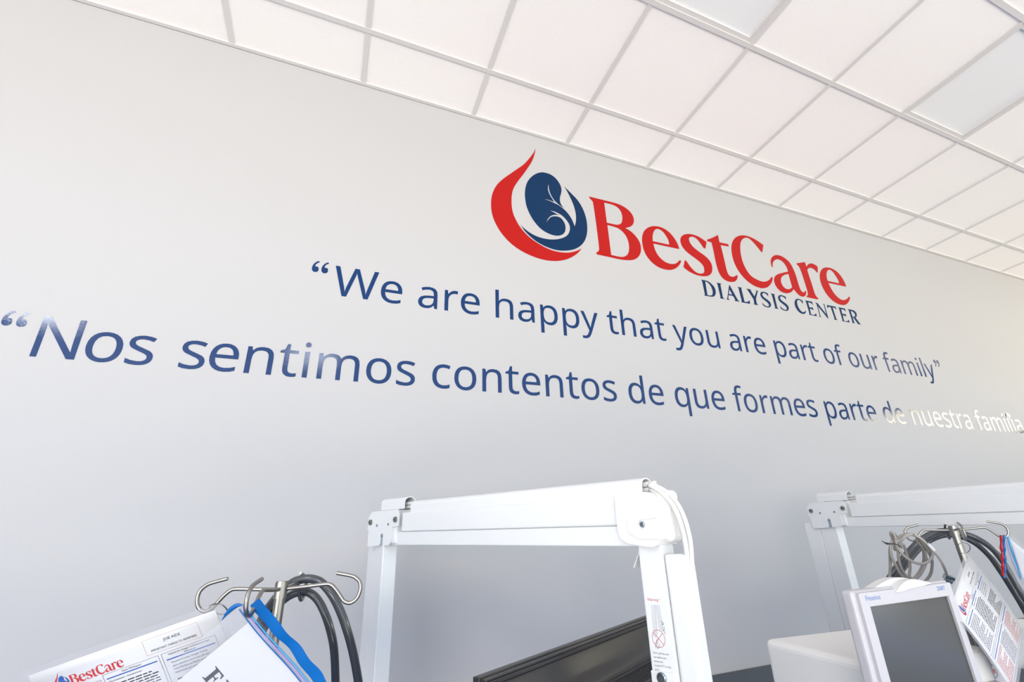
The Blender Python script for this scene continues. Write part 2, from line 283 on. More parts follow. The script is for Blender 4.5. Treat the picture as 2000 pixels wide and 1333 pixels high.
# ------------------------------------------------------------------ lettering on the wall (cut vinyl)
WM = frame((0, -0.0006, 0), (1, 0, 0), (0, 0, 1))
GLYPHS = {
 'N': [[(.532,.000),(.447,.000),(.141,.476),(.138,.476),(.141,.432),(.143,.378),(.144,.320),(.144,.000),(.078,.000),(.078,.573),(.161,.573),(.467,.099),(.470,.099),(.468,.137),(.466,.193),(.464,.249),(.464,.573),(.532,.573)]],
 'W': [[(.735,.573),(.583,.000),(.510,.000),(.399,.375),(.389,.410),(.380,.443),(.373,.471),(.370,.488),(.367,.471),(.361,.443),(.352,.409),(.342,.373),(.234,.000),(.161,.000),(.010,.573),(.085,.573),(.174,.223),(.183,.186),(.190,.151),(.196,.118),(.201,.087),(.206,.119),(.213,.154),(.222,.191),(.232,.227),(.333,.573),(.407,.573),(.512,.225),(.523,.187),(.532,.151),(.538,.117),(.544,.087),(.550,.129),(.560,.175),(.572,.224),(.660,.573)]],
 'a': [[(.231,.437),(.299,.428),(.347,.403),(.376,.358),(.385,.293),(.385,.000),(.334,.000),(.320,.061),(.317,.061),(.279,.022),(.234,-.001),(.172,-.008),(.136,-.005),(.103,.006),(.075,.023),(.055,.048),(.041,.080),(.037,.119),(.050,.176),(.087,.219),(.152,.245),(.243,.257),(.316,.259),(.316,.285),(.310,.330),(.293,.359),(.265,.375),(.227,.380),(.163,.370),(.106,.347),(.084,.400),(.151,.426)],[(.252,.208),(.184,.200),(.141,.182),(.118,.155),(.110,.119),(.115,.087),(.132,.066),(.157,.053),(.188,.049),(.238,.056),(.279,.079),(.306,.117),(.315,.172),(.315,.210)]],
 'c': [[(.241,-.008),(.187,-.002),(.139,.015),(.099,.045),(.069,.087),(.050,.143),(.044,.213),(.051,.284),(.071,.342),(.102,.385),(.142,.415),(.191,.432),(.245,.438),(.309,.431),(.358,.415),(.337,.356),(.292,.370),(.244,.376),(.204,.371),(.172,.358),(.148,.335),(.131,.303),(.120,.263),(.117,.213),(.120,.166),(.131,.126),(.148,.094),(.172,.071),(.202,.058),(.240,.053),(.302,.060),(.351,.078),(.351,.015),(.304,-.002)]],
 'd': [[(.221,-.008),(.182,-.005),(.148,.006),(.118,.023),(.092,.048),(.071,.079),(.056,.117),(.047,.162),(.044,.214),(.047,.266),(.056,.311),(.071,.350),(.093,.381),(.119,.406),(.149,.424),(.183,.434),(.221,.438),(.280,.429),(.323,.407),(.354,.374),(.359,.374),(.356,.405),(.354,.438),(.354,.609),(.425,.609),(.425,.000),(.368,.000),(.358,.058),(.354,.058),(.323,.024),(.279,.001)],[(.232,.051),(.290,.060),(.328,.088),(.348,.135),(.355,.200),(.355,.213),(.349,.284),(.329,.336),(.291,.369),(.231,.379),(.181,.368),(.146,.334),(.124,.281),(.117,.213),(.124,.144),(.146,.093),(.181,.061)]],
 'e': [[(.234,.438),(.286,.432),(.329,.414),(.364,.385),(.390,.346),(.406,.299),(.411,.244),(.411,.201),(.117,.201),(.127,.137),(.154,.090),(.197,.062),(.254,.052),(.327,.060),(.392,.082),(.392,.020),(.327,-.001),(.251,-.008),(.194,-.002),(.143,.017),(.101,.048),(.070,.091),(.051,.146),(.044,.212),(.050,.277),(.068,.333),(.096,.378),(.134,.411),(.181,.431)],[(.233,.380),(.188,.372),(.154,.348),(.130,.309),(.119,.257),(.338,.257),(.335,.292),(.326,.322),(.312,.346),(.292,.364),(.266,.376)]],
 'f': [[(.266,.375),(.158,.375),(.158,.000),(.087,.000),(.087,.375),(.012,.375),(.012,.408),(.087,.432),(.087,.457),(.092,.507),(.104,.547),(.124,.577),(.152,.597),(.186,.609),(.227,.613),(.274,.609),(.310,.599),(.292,.544),(.262,.552),(.228,.556),(.197,.550),(.175,.532),(.162,.502),(.158,.458),(.158,.430),(.266,.430)]],
 'h': [[(.139,.431),(.138,.399),(.135,.370),(.140,.370),(.174,.407),(.221,.429),(.273,.437),(.321,.433),(.360,.421),(.391,.400),(.413,.370),(.426,.330),(.431,.280),(.431,.000),(.361,.000),(.361,.275),(.355,.321),(.338,.353),(.308,.372),(.265,.379),(.222,.374),(.189,.360),(.166,.338),(.150,.308),(.142,.269),(.139,.222),(.139,.000),(.068,.000),(.068,.609),(.139,.609)]],
 'i': [[(.139,.430),(.139,.000),(.068,.000),(.068,.430)],[(.104,.591),(.133,.580),(.142,.566),(.145,.546),(.142,.526),(.133,.512),(.104,.501),(.088,.504),(.075,.512),(.066,.526),(.063,.546),(.066,.566),(.075,.580),(.088,.588)]],
 'l': [[(.139,.000),(.068,.000),(.068,.609),(.139,.609)]],
 'm': [[(.540,.438),(.603,.429),(.649,.401),(.676,.352),(.685,.280),(.685,.000),(.615,.000),(.615,.277),(.610,.321),(.594,.353),(.567,.372),(.528,.379),(.474,.369),(.438,.342),(.418,.298),(.411,.237),(.411,.000),(.342,.000),(.342,.277),(.332,.333),(.320,.353),(.303,.367),(.281,.376),(.253,.379),(.215,.374),(.185,.360),(.164,.338),(.150,.308),(.141,.269),(.139,.223),(.139,.000),(.068,.000),(.068,.430),(.125,.430),(.136,.371),(.140,.371),(.173,.409),(.217,.431),(.266,.438),(.312,.433),(.349,.420),(.378,.398),(.398,.366),(.402,.366),(.427,.398),(.461,.420),(.499,.433)]],
 'n': [[(.275,.438),(.343,.429),(.391,.401),(.421,.352),(.431,.280),(.431,.000),(.361,.000),(.361,.275),(.355,.321),(.338,.353),(.308,.372),(.265,.379),(.204,.368),(.166,.338),(.146,.289),(.139,.223),(.139,.000),(.068,.000),(.068,.430),(.125,.430),(.136,.371),(.140,.371),(.175,.409),(.222,.431)]],
 'o': [[(.442,.216),(.438,.165),(.428,.121),(.411,.082),(.388,.051),(.359,.025),(.324,.007),(.285,-.004),(.241,-.008),(.200,-.004),(.163,.007),(.129,.025),(.100,.051),(.077,.082),(.059,.121),(.048,.165),(.044,.216),(.050,.282),(.068,.336),(.097,.380),(.137,.412),(.186,.431),(.244,.438),(.299,.431),(.347,.412),(.387,.380),(.417,.336),(.436,.282)],[(.117,.216),(.120,.169),(.130,.128),(.147,.095),(.172,.071),(.203,.056),(.243,.051),(.282,.056),(.314,.071),(.339,.095),(.356,.128),(.366,.169),(.369,.216),(.365,.263),(.355,.303),(.338,.335),(.314,.359),(.282,.374),(.242,.379),(.185,.368),(.147,.335),(.124,.284)]],
 'p': [[(.273,.438),(.310,.434),(.344,.424),(.374,.407),(.401,.383),(.422,.351),(.437,.313),(.446,.268),(.449,.216),(.444,.148),(.427,.093),(.401,.049),(.365,.017),(.322,-.002),(.272,-.008),(.213,.001),(.170,.024),(.139,.055),(.134,.055),(.137,.020),(.139,-.016),(.139,-.192),(.068,-.192),(.068,.430),(.126,.430),(.136,.371),(.139,.371),(.170,.405),(.213,.429)],[(.260,.379),(.221,.374),(.190,.362),(.167,.342),(.152,.313),(.142,.275),(.139,.229),(.139,.216),(.142,.167),(.150,.126),(.165,.093),(.188,.070),(.220,.055),(.261,.051),(.297,.056),(.326,.072),(.348,.098),(.364,.131),(.373,.171),(.376,.217),(.369,.283),(.348,.334),(.311,.367)]],
 'q': [[(.354,-.009),(.355,.025),(.358,.058),(.354,.058),(.332,.032),(.303,.011),(.266,-.003),(.219,-.008),(.182,-.005),(.148,.006),(.119,.023),(.093,.048),(.071,.079),(.056,.117),(.047,.162),(.044,.214),(.050,.282),(.067,.338),(.093,.381),(.129,.413),(.172,.432),(.221,.438),(.267,.433),(.304,.419),(.333,.397),(.355,.371),(.358,.371),(.369,.430),(.425,.430),(.425,-.192),(.354,-.192)],[(.233,.051),(.272,.055),(.304,.067),(.327,.087),(.342,.116),(.352,.153),(.355,.199),(.355,.213),(.348,.285),(.328,.337),(.290,.369),(.231,.379),(.181,.368),(.145,.334),(.124,.281),(.117,.213),(.124,.145),(.146,.093),(.182,.061)]],
 'r': [[(.269,.438),(.295,.437),(.319,.433),(.310,.368),(.287,.372),(.264,.374),(.217,.363),(.176,.334),(.149,.289),(.139,.229),(.139,.000),(.068,.000),(.068,.430),(.126,.430),(.134,.351),(.137,.351),(.170,.395),(.214,.426),(.240,.435)]],
 's': [[(.348,.119),(.343,.080),(.327,.049),(.302,.024),(.268,.006),(.226,-.004),(.176,-.008),(.099,-.001),(.042,.019),(.042,.083),(.104,.060),(.178,.049),(.224,.053),(.256,.066),(.274,.086),(.280,.112),(.271,.141),(.239,.167),(.174,.196),(.103,.228),(.076,.245),(.057,.266),(.045,.292),(.041,.324),(.052,.372),(.085,.408),(.137,.430),(.202,.438),(.275,.430),(.339,.409),(.315,.353),(.258,.372),(.197,.380),(.159,.377),(.131,.366),(.114,.350),(.108,.328),(.119,.298),(.154,.274),(.219,.246),(.289,.215),(.314,.197),(.333,.176),(.344,.150)]],
 't': [[(.212,.050),(.245,.053),(.272,.059),(.272,.005),(.240,-.004),(.200,-.008),(.167,-.005),(.138,.004),(.112,.020),(.091,.044),(.078,.079),(.074,.125),(.074,.375),(.013,.375),(.013,.409),(.075,.437),(.103,.528),(.144,.528),(.144,.430),(.269,.430),(.269,.375),(.144,.375),(.144,.127),(.149,.093),(.163,.069),(.185,.054)]],
 'u': [[(.427,.430),(.427,.000),(.370,.000),(.359,.057),(.356,.057),(.321,.020),(.273,-.001),(.220,-.008),(.173,-.004),(.134,.008),(.103,.029),(.081,.059),(.068,.099),(.063,.148),(.063,.430),(.135,.430),(.135,.153),(.141,.108),(.158,.076),(.188,.057),(.230,.051),(.273,.055),(.306,.069),(.330,.091),(.345,.121),(.354,.160),(.357,.206),(.357,.430)]],
 'y': [[(.001,.430),(.076,.430),(.169,.185),(.184,.144),(.196,.105),(.205,.068),(.209,.068),(.224,.121),(.245,.186),(.333,.430),(.409,.430),(.224,-.059),(.188,-.130),(.165,-.156),(.138,-.176),(.106,-.188),(.067,-.192),(.034,-.190),(.009,-.186),(.009,-.130),(.030,-.133),(.056,-.135),(.099,-.126),(.130,-.099),(.152,-.059),(.174,-.002)]],
 '“': [[(.278,.573),(.263,.507),(.249,.438),(.238,.376),(.162,.376),(.156,.385),(.175,.445),(.200,.511),(.226,.573)],[(.130,.573),(.115,.507),(.100,.438),(.090,.376),(.014,.376),(.010,.385),(.028,.445),(.053,.511),(.079,.573)]],
 '”': [[(.278,.564),(.260,.503),(.235,.437),(.209,.376),(.156,.376),(.172,.441),(.186,.510),(.197,.573),(.273,.573)],[(.130,.564),(.111,.503),(.087,.437),(.061,.376),(.010,.376),(.021,.424),(.032,.476),(.041,.527),(.049,.573),(.124,.573)]],
}
OFFSETS = [
 [0.0, 0.2879, 1.0337, 1.6945, 2.1443, 2.4755, 3.1363, 3.6319, 4.0818, 4.575, 5.0682, 5.6856, 5.9751, 6.4707, 6.9206, 7.4186, 7.8276, 8.3128, 9.0168, 9.4667, 9.7979, 10.4587, 10.9519, 11.4018, 11.733, 12.231, 12.7161, 13.2005, 13.6856, 14.1812, 14.7209, 14.9968, 15.4467, 16.1965, 16.4034, 16.6103, 17.0192],
 [0.0, 0.2879, 0.8974, 1.3825, 1.9751, 2.3593, 2.8115, 3.3071, 3.5966, 3.8035, 4.5533, 5.0385, 5.6311, 6.016, 6.5012, 6.9968, 7.2863, 7.7386, 8.2342, 8.5237, 9.0088, 9.6014, 10.0946, 10.7554, 11.2486, 11.7442, 12.405, 12.6808, 13.166, 13.4972, 14.247, 14.6993, 15.2919, 15.7851, 16.235, 16.5662, 16.8557, 17.5164, 18.0096, 18.6704, 19.166, 19.6616, 20.1139, 20.498, 20.7875, 21.1187, 21.7771, 22.0529, 22.5028, 23.2526, 23.4595, 23.6664, 23.8733, 24.3232],
]
LOGO = {
 'swoosh': [
  [(1.0077,3.8512,1),(0.9958,3.7903,0),(0.9752,3.7298,0),(0.9462,3.6712,0),(0.9149,3.613,0),(0.8845,3.5597,0),(0.8575,3.505,0),(0.844,3.4551,0),(0.84,3.4087,0),(0.841,3.3579,0),(0.8496,3.313,0),(0.8675,3.2708,0),(0.8882,3.2358,0),(0.9171,3.2029,0),(0.949,3.1768,0),(0.9921,3.1532,0),(1.0413,3.1338,0),(1.0916,3.1253,0),(1.1432,3.1273,0),(1.1905,3.1387,0),(1.2304,3.1578,0),(1.2646,3.1815,1),(1.2382,3.1458,0),(1.197,3.1093,0),(1.1514,3.0815,0),(1.0989,3.0629,0),(1.0424,3.0543,0),(0.9874,3.0565,0),(0.9336,3.0676,0),(0.8807,3.0868,0),(0.8338,3.1147,0),(0.7925,3.1527,0),(0.7592,3.1985,0),(0.7337,3.2525,0),(0.7211,3.3074,0),(0.7194,3.3629,0),(0.7245,3.4085,0),(0.7384,3.4573,0),(0.7606,3.5028,0),(0.7944,3.5492,0),(0.8345,3.595,0),(0.8815,3.6473,0),(0.9237,3.6955,0),(0.9613,3.7537,0),(0.9905,3.8067,0)],
 ],
 'kidney': [
  [(0.8889,3.2563,1),(0.9123,3.2201,0),(0.9494,3.1861,0),(0.9924,3.1594,0),(1.0473,3.1412,0),(1.1036,3.1352,0),(1.1618,3.1442,0),(1.2162,3.1659,0),(1.2609,3.2009,0),(1.2923,3.2462,0),(1.311,3.3025,0),(1.3168,3.3632,0),(1.3117,3.4222,0),(1.295,3.479,0),(1.2678,3.5267,0),(1.2332,3.5621,0),(1.2071,3.5859,0),(1.1838,3.6072,1),(1.2002,3.577,0),(1.2185,3.5337,0),(1.2362,3.4837,0),(1.2455,3.432,0),(1.2453,3.3852,0),(1.2387,3.3505,0),(1.2308,3.3276,1),(1.2203,3.3626,0),(1.2074,3.3898,0),(1.1899,3.4135,0),(1.1699,3.4333,0),(1.1372,3.4539,0),(1.1164,3.4602,0),(1.0957,3.4664,0),(1.0708,3.4714,0),(1.0417,3.4728,1),(1.0669,3.476,0),(1.0877,3.4737,0),(1.1087,3.4709,1),(1.0952,3.4924,0),(1.0819,3.5174,0),(1.074,3.5417,0),(1.073,3.568,0),(1.08,3.5945,1),(1.0786,3.5697,0),(1.0815,3.5462,0),(1.0904,3.5174,0),(1.1037,3.4924,0),(1.1194,3.4738,0),(1.1417,3.4575,0),(1.1581,3.4477,0),(1.169,3.4434,1),(1.1586,3.4549,0),(1.1493,3.4739,0),(1.1466,3.4971,0),(1.1494,3.5196,0),(1.1571,3.5436,0),(1.1626,3.572,0),(1.1602,3.6009,0),(1.1489,3.6273,0),(1.1289,3.6537,0),(1.1017,3.6705,0),(1.074,3.6754,0),(1.0438,3.6726,0),(1.0134,3.6581,0),(0.9827,3.6314,0),(0.9563,3.5965,0),(0.9384,3.5598,0),(0.9279,3.5186,0),(0.923,3.4748,0),(0.9247,3.4335,0),(0.93,3.3935,0),(0.9407,3.3599,0),(0.9572,3.3235,0),(0.9758,3.2946,0),(0.9986,3.269,0),(1.0256,3.2489,0),(1.0572,3.2364,0),(1.0854,3.232,0),(1.1142,3.2343,0),(1.1376,3.2442,0),(1.1553,3.2596,0),(1.166,3.2802,0),(1.1702,3.3086,0),(1.1667,3.3307,0),(1.1575,3.3492,0),(1.1438,3.3642,0),(1.1273,3.3693,0),(1.1063,3.3671,0),(1.0849,3.3584,0),(1.0673,3.3402,0),(1.056,3.3214,0),(1.0504,3.3087,1),(1.0565,3.3306,0),(1.0679,3.3495,0),(1.0833,3.3658,0),(1.1027,3.3768,0),(1.1197,3.3812,0),(1.1324,3.3822,1),(1.1159,3.3872,0),(1.0956,3.3959,0),(1.0751,3.4021,1),(1.1001,3.4017,0),(1.1249,3.3966,0),(1.1496,3.3866,0),(1.1697,3.3708,0),(1.1872,3.3497,0),(1.1971,3.329,0),(1.1988,3.3064,0),(1.1935,3.2823,0),(1.1825,3.2592,0),(1.1642,3.2392,0),(1.1381,3.222,0),(1.1084,3.2085,0),(1.0753,3.1996,0),(1.0428,3.1956,0),(1.0069,3.1961,0),(0.9717,3.2032,0),(0.9408,3.2155,0),(0.918,3.2296,0),(0.9029,3.2412,0)],
 ],
 'name': [
  [(1.3526,3.5787,1),(1.4521,3.5797,0),(1.5325,3.58,0),(1.575,3.5753,0),(1.6121,3.5622,0),(1.6431,3.5399,0),(1.6607,3.509,0),(1.6625,3.4768,0),(1.6519,3.4467,0),(1.6293,3.4228,0),(1.5882,3.4015,1),(1.6178,3.3916,0),(1.6482,3.3695,0),(1.6725,3.3388,0),(1.6855,3.3031,0),(1.6837,3.2621,0),(1.6702,3.2261,0),(1.6443,3.1949,0),(1.6111,3.1751,0),(1.5727,3.1653,0),(1.5218,3.1603,0),(1.4589,3.1608,0),(1.3664,3.1616,1),(1.3595,3.1668,0),(1.3636,3.1767,0),(1.3755,3.186,0),(1.3826,3.2034,1),(1.3829,3.2561,0),(1.3799,3.4202,0),(1.3753,3.5312,0),(1.3703,3.5497,0),(1.3518,3.5695,1)],
  [(1.4561,3.5607,1),(1.4971,3.5618,0),(1.5299,3.559,0),(1.5568,3.545,0),(1.5729,3.5215,0),(1.5785,3.4904,0),(1.5745,3.4596,0),(1.5638,3.4323,0),(1.5405,3.4157,0),(1.5165,3.4108,0),(1.458,3.4099,1)],
  [(1.4598,3.393,1),(1.5003,3.3923,0),(1.5368,3.3866,0),(1.5671,3.3673,0),(1.5889,3.3363,0),(1.5981,3.3002,0),(1.5976,3.2622,0),(1.5896,3.2276,0),(1.5729,3.2008,0),(1.5477,3.184,0),(1.515,3.178,0),(1.4611,3.1794,1)],
  [(1.9878,3.3347,1),(1.9848,3.365,0),(1.9688,3.4042,0),(1.9396,3.4432,0),(1.9026,3.4675,0),(1.8581,3.4771,0),(1.8114,3.4708,0),(1.7679,3.4501,0),(1.73,3.4135,0),(1.7077,3.3639,0),(1.7011,3.3138,0),(1.705,3.2667,0),(1.7223,3.2229,0),(1.7548,3.1849,0),(1.7993,3.1611,0),(1.8471,3.1541,0),(1.8928,3.1607,0),(1.9316,3.1801,0),(1.9622,3.2078,0),(1.9836,3.2388,0),(1.9793,3.2486,1),(1.969,3.2431,0),(1.9502,3.2247,0),(1.9274,3.2114,0),(1.896,3.205,0),(1.8618,3.2091,0),(1.8301,3.2265,0),(1.8054,3.2548,0),(1.7916,3.2904,0),(1.7861,3.3319,1)],
  [(1.7856,3.35,1),(1.9126,3.3514,1),(1.9112,3.386,0),(1.8946,3.4224,0),(1.8735,3.4478,0),(1.8445,3.4571,0),(1.8228,3.4483,0),(1.8036,3.4236,0),(1.7903,3.388,0)],
  [(2.2368,3.4456,1),(2.2072,3.4604,0),(2.1739,3.4743,0),(2.1346,3.4802,0),(2.089,3.476,0),(2.0505,3.4605,0),(2.0214,3.4346,0),(2.0104,3.4006,0),(2.0149,3.3683,0),(2.0347,3.3375,0),(2.0686,3.3119,0),(2.1116,3.288,0),(2.1461,3.2644,0),(2.1649,3.2396,0),(2.1643,3.211,0),(2.1564,3.1913,0),(2.1319,3.1794,0),(2.1054,3.1775,0),(2.0779,3.1901,0),(2.053,3.2153,0),(2.0334,3.2455,0),(2.0239,3.2577,1),(2.0159,3.254,1),(1.9962,3.204,1),(2.0002,3.1968,0),(2.0324,3.1773,0),(2.0766,3.164,0),(2.119,3.1602,0),(2.1638,3.1654,0),(2.1977,3.1791,0),(2.2236,3.2042,0),(2.2371,3.2375,0),(2.2377,3.2747,0),(2.222,3.3047,0),(2.1917,3.3296,0),(2.1515,3.3503,0),(2.1125,3.3753,0),(2.0916,3.4022,0),(2.0855,3.4262,0),(2.0919,3.4467,0),(2.1124,3.46,0),(2.135,3.461,0),(2.159,3.4472,0),(2.1802,3.42,0),(2.1984,3.39,1),(2.2126,3.3868,1)],
  [(2.3479,3.5267,1),(2.3541,3.5229,0),(2.3531,3.4697,1),(2.4297,3.4716,1),(2.4328,3.4613,1),(2.4284,3.4515,1),(2.3582,3.4482,1),(2.3603,3.3932,0),(2.3614,3.3124,0),(2.3617,3.2579,0),(2.3669,3.2236,0),(2.3814,3.2077,0),(2.4045,3.2071,0),(2.4256,3.2161,0),(2.4439,3.2287,1),(2.4513,3.2209,1),(2.4359,3.1931,0),(2.4117,3.1722,0),(2.3792,3.163,0),(2.3426,3.1636,0),(2.3102,3.18,0),(2.2905,3.211,0),(2.2831,3.2466,0),(2.2799,3.2999,0),(2.2816,3.3848,0),(2.2809,3.4513,1),(2.247,3.4544,1),(2.2399,3.4593,1),(2.2477,3.4676,1),(2.2979,3.4944,0)],
  [(2.777,3.5415,1),(2.7382,3.5614,0),(2.6965,3.5773,0),(2.6481,3.5869,0),(2.5968,3.5841,0),(2.5468,3.5656,0),(2.5043,3.5353,0),(2.4711,3.492,0),(2.4523,3.4436,0),(2.4446,3.3896,0),(2.447,3.3341,0),(2.4617,3.2817,0),(2.4915,3.2327,0),(2.5336,3.1945,0),(2.5846,3.1703,0),(2.6359,3.1627,0),(2.6577,3.1649,0),(2.7012,3.1781,0),(2.7365,3.2034,0),(2.7648,3.2342,0),(2.7829,3.2679,0),(2.7779,3.2765,1),(2.767,3.2692,0),(2.7452,3.2479,0),(2.7117,3.2288,0),(2.6741,3.2198,0),(2.631,3.2246,0),(2.5811,3.2433,0),(2.552,3.2781,0),(2.535,3.3219,0),(2.5281,3.368,0),(2.5303,3.4209,0),(2.5413,3.4765,0),(2.5597,3.521,0),(2.5881,3.5524,0),(2.6176,3.5683,0),(2.648,3.5685,0),(2.6778,3.5477,0),(2.7047,3.5172,0),(2.7399,3.4712,1),(2.7501,3.4793,1)],
  [(2.805,3.3624,1),(2.8041,3.3912,0),(2.8146,3.4247,0),(2.8415,3.4576,0),(2.8825,3.479,0),(2.9262,3.4823,0),(2.97,3.4684,0),(3.0041,3.4408,0),(3.0224,3.3987,0),(3.0314,3.3459,0),(3.0328,3.2879,0),(3.0347,3.2394,0),(3.0412,3.212,0),(3.0563,3.2014,0),(3.0715,3.2062,0),(3.0844,3.2194,1),(3.0905,3.2139,0),(3.0821,3.1905,0),(3.0613,3.1704,0),(3.0345,3.1628,0),(3.0073,3.1691,0),(2.9851,3.1892,0),(2.9665,3.2121,1),(2.9462,3.1911,0),(2.9137,3.1726,0),(2.8741,3.1628,0),(2.8345,3.1676,0),(2.8054,3.1881,0),(2.79,3.2196,0),(2.7918,3.2545,0),(2.8111,3.2864,0),(2.8445,3.3103,0),(2.8928,3.3306,0),(2.9601,3.3548,1),(2.9601,3.3818,0),(2.9472,3.4156,0),(2.9225,3.4379,0),(2.8927,3.4445,0),(2.8635,3.4358,0),(2.8355,3.4133,0),(2.8196,3.3876,0),(2.8157,3.3667,1)],
  [(2.9575,3.3341,1),(2.9155,3.3194,0),(2.8785,3.2947,0),(2.8607,3.2672,0),(2.8576,3.2383,0),(2.8698,3.2124,0),(2.892,3.2012,0),(2.9246,3.2047,0),(2.958,3.2258,1),(2.957,3.2696,0)],
  [(3.1709,3.4785,1),(3.1761,3.4665,0),(3.1764,3.4361,1),(3.1999,3.4619,0),(3.2377,3.4799,0),(3.2748,3.4793,0),(3.3054,3.4641,1),(3.2845,3.4059,1),(3.275,3.4111,0),(3.2515,3.4322,0),(3.2193,3.4376,0),(3.1931,3.4278,0),(3.1746,3.4079,1),(3.1761,3.3506,0),(3.1791,3.283,0),(3.1796,3.2248,0),(3.1849,3.1946,0),(3.2047,3.1736,1),(3.1906,3.1656,1),(3.0814,3.1663,1),(3.0837,3.1754,1),(3.1006,3.1892,0),(3.1062,3.2122,0),(3.1076,3.2613,0),(3.104,3.3507,0),(3.0995,3.4001,0),(3.0921,3.4263,0),(3.0721,3.4431,1),(3.0839,3.4501,1)],
  [(3.5695,3.3379,1),(3.5665,3.381,0),(3.5488,3.4254,0),(3.5156,3.4624,0),(3.4631,3.481,0),(3.4088,3.4789,0),(3.3605,3.4608,0),(3.3204,3.4246,0),(3.2968,3.3826,0),(3.2858,3.3343,0),(3.2906,3.2802,0),(3.3106,3.2293,0),(3.3508,3.1865,0),(3.405,3.1639,0),(3.4628,3.1628,0),(3.5043,3.1775,0),(3.5446,3.2091,0),(3.5689,3.2407,0),(3.5611,3.2519,1),(3.5401,3.2336,0),(3.5018,3.2136,0),(3.4638,3.2073,0),(3.4289,3.222,0),(3.4001,3.2513,0),(3.3814,3.2916,0),(3.3711,3.336,1)],
  [(3.3699,3.3534,1),(3.4982,3.3544,1),(3.4968,3.3871,0),(3.4812,3.4222,0),(3.4635,3.4523,0),(3.4353,3.4635,0),(3.4055,3.4482,0),(3.3836,3.4179,0),(3.3721,3.3828,0)],
 ],
 'tag': [
  [(2.1203,3.1325,1),(2.1501,3.1329,0),(2.1794,3.1298,0),(2.2025,3.1153,0),(2.2203,3.0947,0),(2.2247,3.0685,0),(2.2177,3.0438,0),(2.2023,3.0261,0),(2.1801,3.0191,0),(2.1206,3.0174,1),(2.1288,3.026,1),(2.1276,3.1237,1)],
  [(2.1524,3.1266,1),(2.1735,3.1202,0),(2.1913,3.0997,0),(2.1985,3.074,0),(2.1967,3.0502,0),(2.1868,3.0318,0),(2.1666,3.0251,0),(2.1483,3.026,1)],
  [(2.2486,3.1339,1),(2.2851,3.1336,1),(2.2772,3.1219,1),(2.275,3.0299,1),(2.2864,3.0191,1),(2.2485,3.0195,1),(2.2556,3.0284,1),(2.2532,3.121,1)],
  [(2.3547,3.1365,1),(2.36,3.1298,1),(2.3998,3.0337,1),(2.412,3.0204,1),(2.3701,3.0204,1),(2.3793,3.0303,1),(2.3663,3.0554,1),(2.3295,3.056,1),(2.3192,3.0306,1),(2.3287,3.0193,1),(2.3032,3.0205,1),(2.312,3.0294,1)],
  [(2.3482,3.1019,1),(2.3628,3.0643,1),(2.333,3.065,1)],
  [(2.4253,3.1345,1),(2.4625,3.1341,1),(2.4563,3.126,1),(2.4575,3.0278,1),(2.4842,3.0304,1),(2.5049,3.0468,1),(2.5046,3.02,1),(2.4263,3.0193,1),(2.4341,3.0291,1),(2.4321,3.1252,1)],
  [(2.5031,3.1349,1),(2.5438,3.1343,1),(2.5379,3.128,1),(2.5603,3.0845,1),(2.5921,3.1303,1),(2.579,3.1351,1),(2.6088,3.135,1),(2.6019,3.1285,1),(2.5688,3.0684,1),(2.5659,3.0333,1),(2.5743,3.0201,1),(2.5348,3.0214,1),(2.5437,3.0297,1),(2.5454,3.0611,1),(2.5122,3.1235,1)],
  [(2.6964,3.1287,1),(2.6908,3.1063,1),(2.6829,3.1192,0),(2.6643,3.1275,0),(2.6464,3.1237,0),(2.6384,3.1081,0),(2.6495,3.0923,0),(2.6748,3.0789,0),(2.6935,3.0643,0),(2.6977,3.0439,0),(2.686,3.0263,0),(2.6645,3.0177,0),(2.6361,3.0202,0),(2.6188,3.0313,1),(2.621,3.0498,1),(2.6302,3.0349,0),(2.6501,3.0252,0),(2.6695,3.0272,0),(2.6773,3.0389,0),(2.6713,3.0537,0),(2.6505,3.0679,0),(2.6265,3.085,0),(2.62,3.105,0),(2.6282,3.1259,0),(2.65,3.1357,0),(2.6753,3.1358,0)],
  [(2.722,3.1359,1),(2.7597,3.1359,1),(2.7537,3.1276,1),(2.751,3.0312,1),(2.7603,3.0204,1),(2.7246,3.0219,1),(2.7314,3.0299,1),(2.73,3.1272,1)],
  [(2.8639,3.1306,1),(2.8576,3.1078,1),(2.8497,3.121,0),(2.8306,3.1294,0),(2.8119,3.1255,0),(2.8032,3.1097,0),(2.8145,3.0936,0),(2.8405,3.0799,0),(2.8596,3.065,0),(2.8636,3.0442,0),(2.851,3.0263,0),(2.8286,3.0175,0),(2.7992,3.0201,0),(2.7814,3.0314,1),(2.784,3.0502,1),(2.7933,3.035,0),(2.8138,3.0251,0),(2.8339,3.0272,0),(2.8422,3.0391,0),(2.8364,3.0542,0),(2.8151,3.0686,0),(2.7904,3.0861,0),(2.784,3.1065,0),(2.793,3.1278,0),(2.8158,3.1378,0),(2.8421,3.1378,0)],
  [(3.0272,3.1258,1),(3.0196,3.1021,1),(3.0067,3.1225,0),(2.9875,3.1287,0),(2.9723,3.1221,0),(2.9612,3.0961,0),(2.9633,3.0657,0),(2.9778,3.0407,0),(2.9964,3.0333,0),(3.0157,3.0396,0),(3.0284,3.0511,1),(3.0279,3.0415,0),(3.015,3.0259,0),(2.9932,3.0186,0),(2.967,3.0221,0),(2.944,3.0406,0),(2.9336,3.0712,0),(2.9394,3.1029,0),(2.9597,3.1287,0),(2.9861,3.1372,0),(3.0106,3.1335,0)],
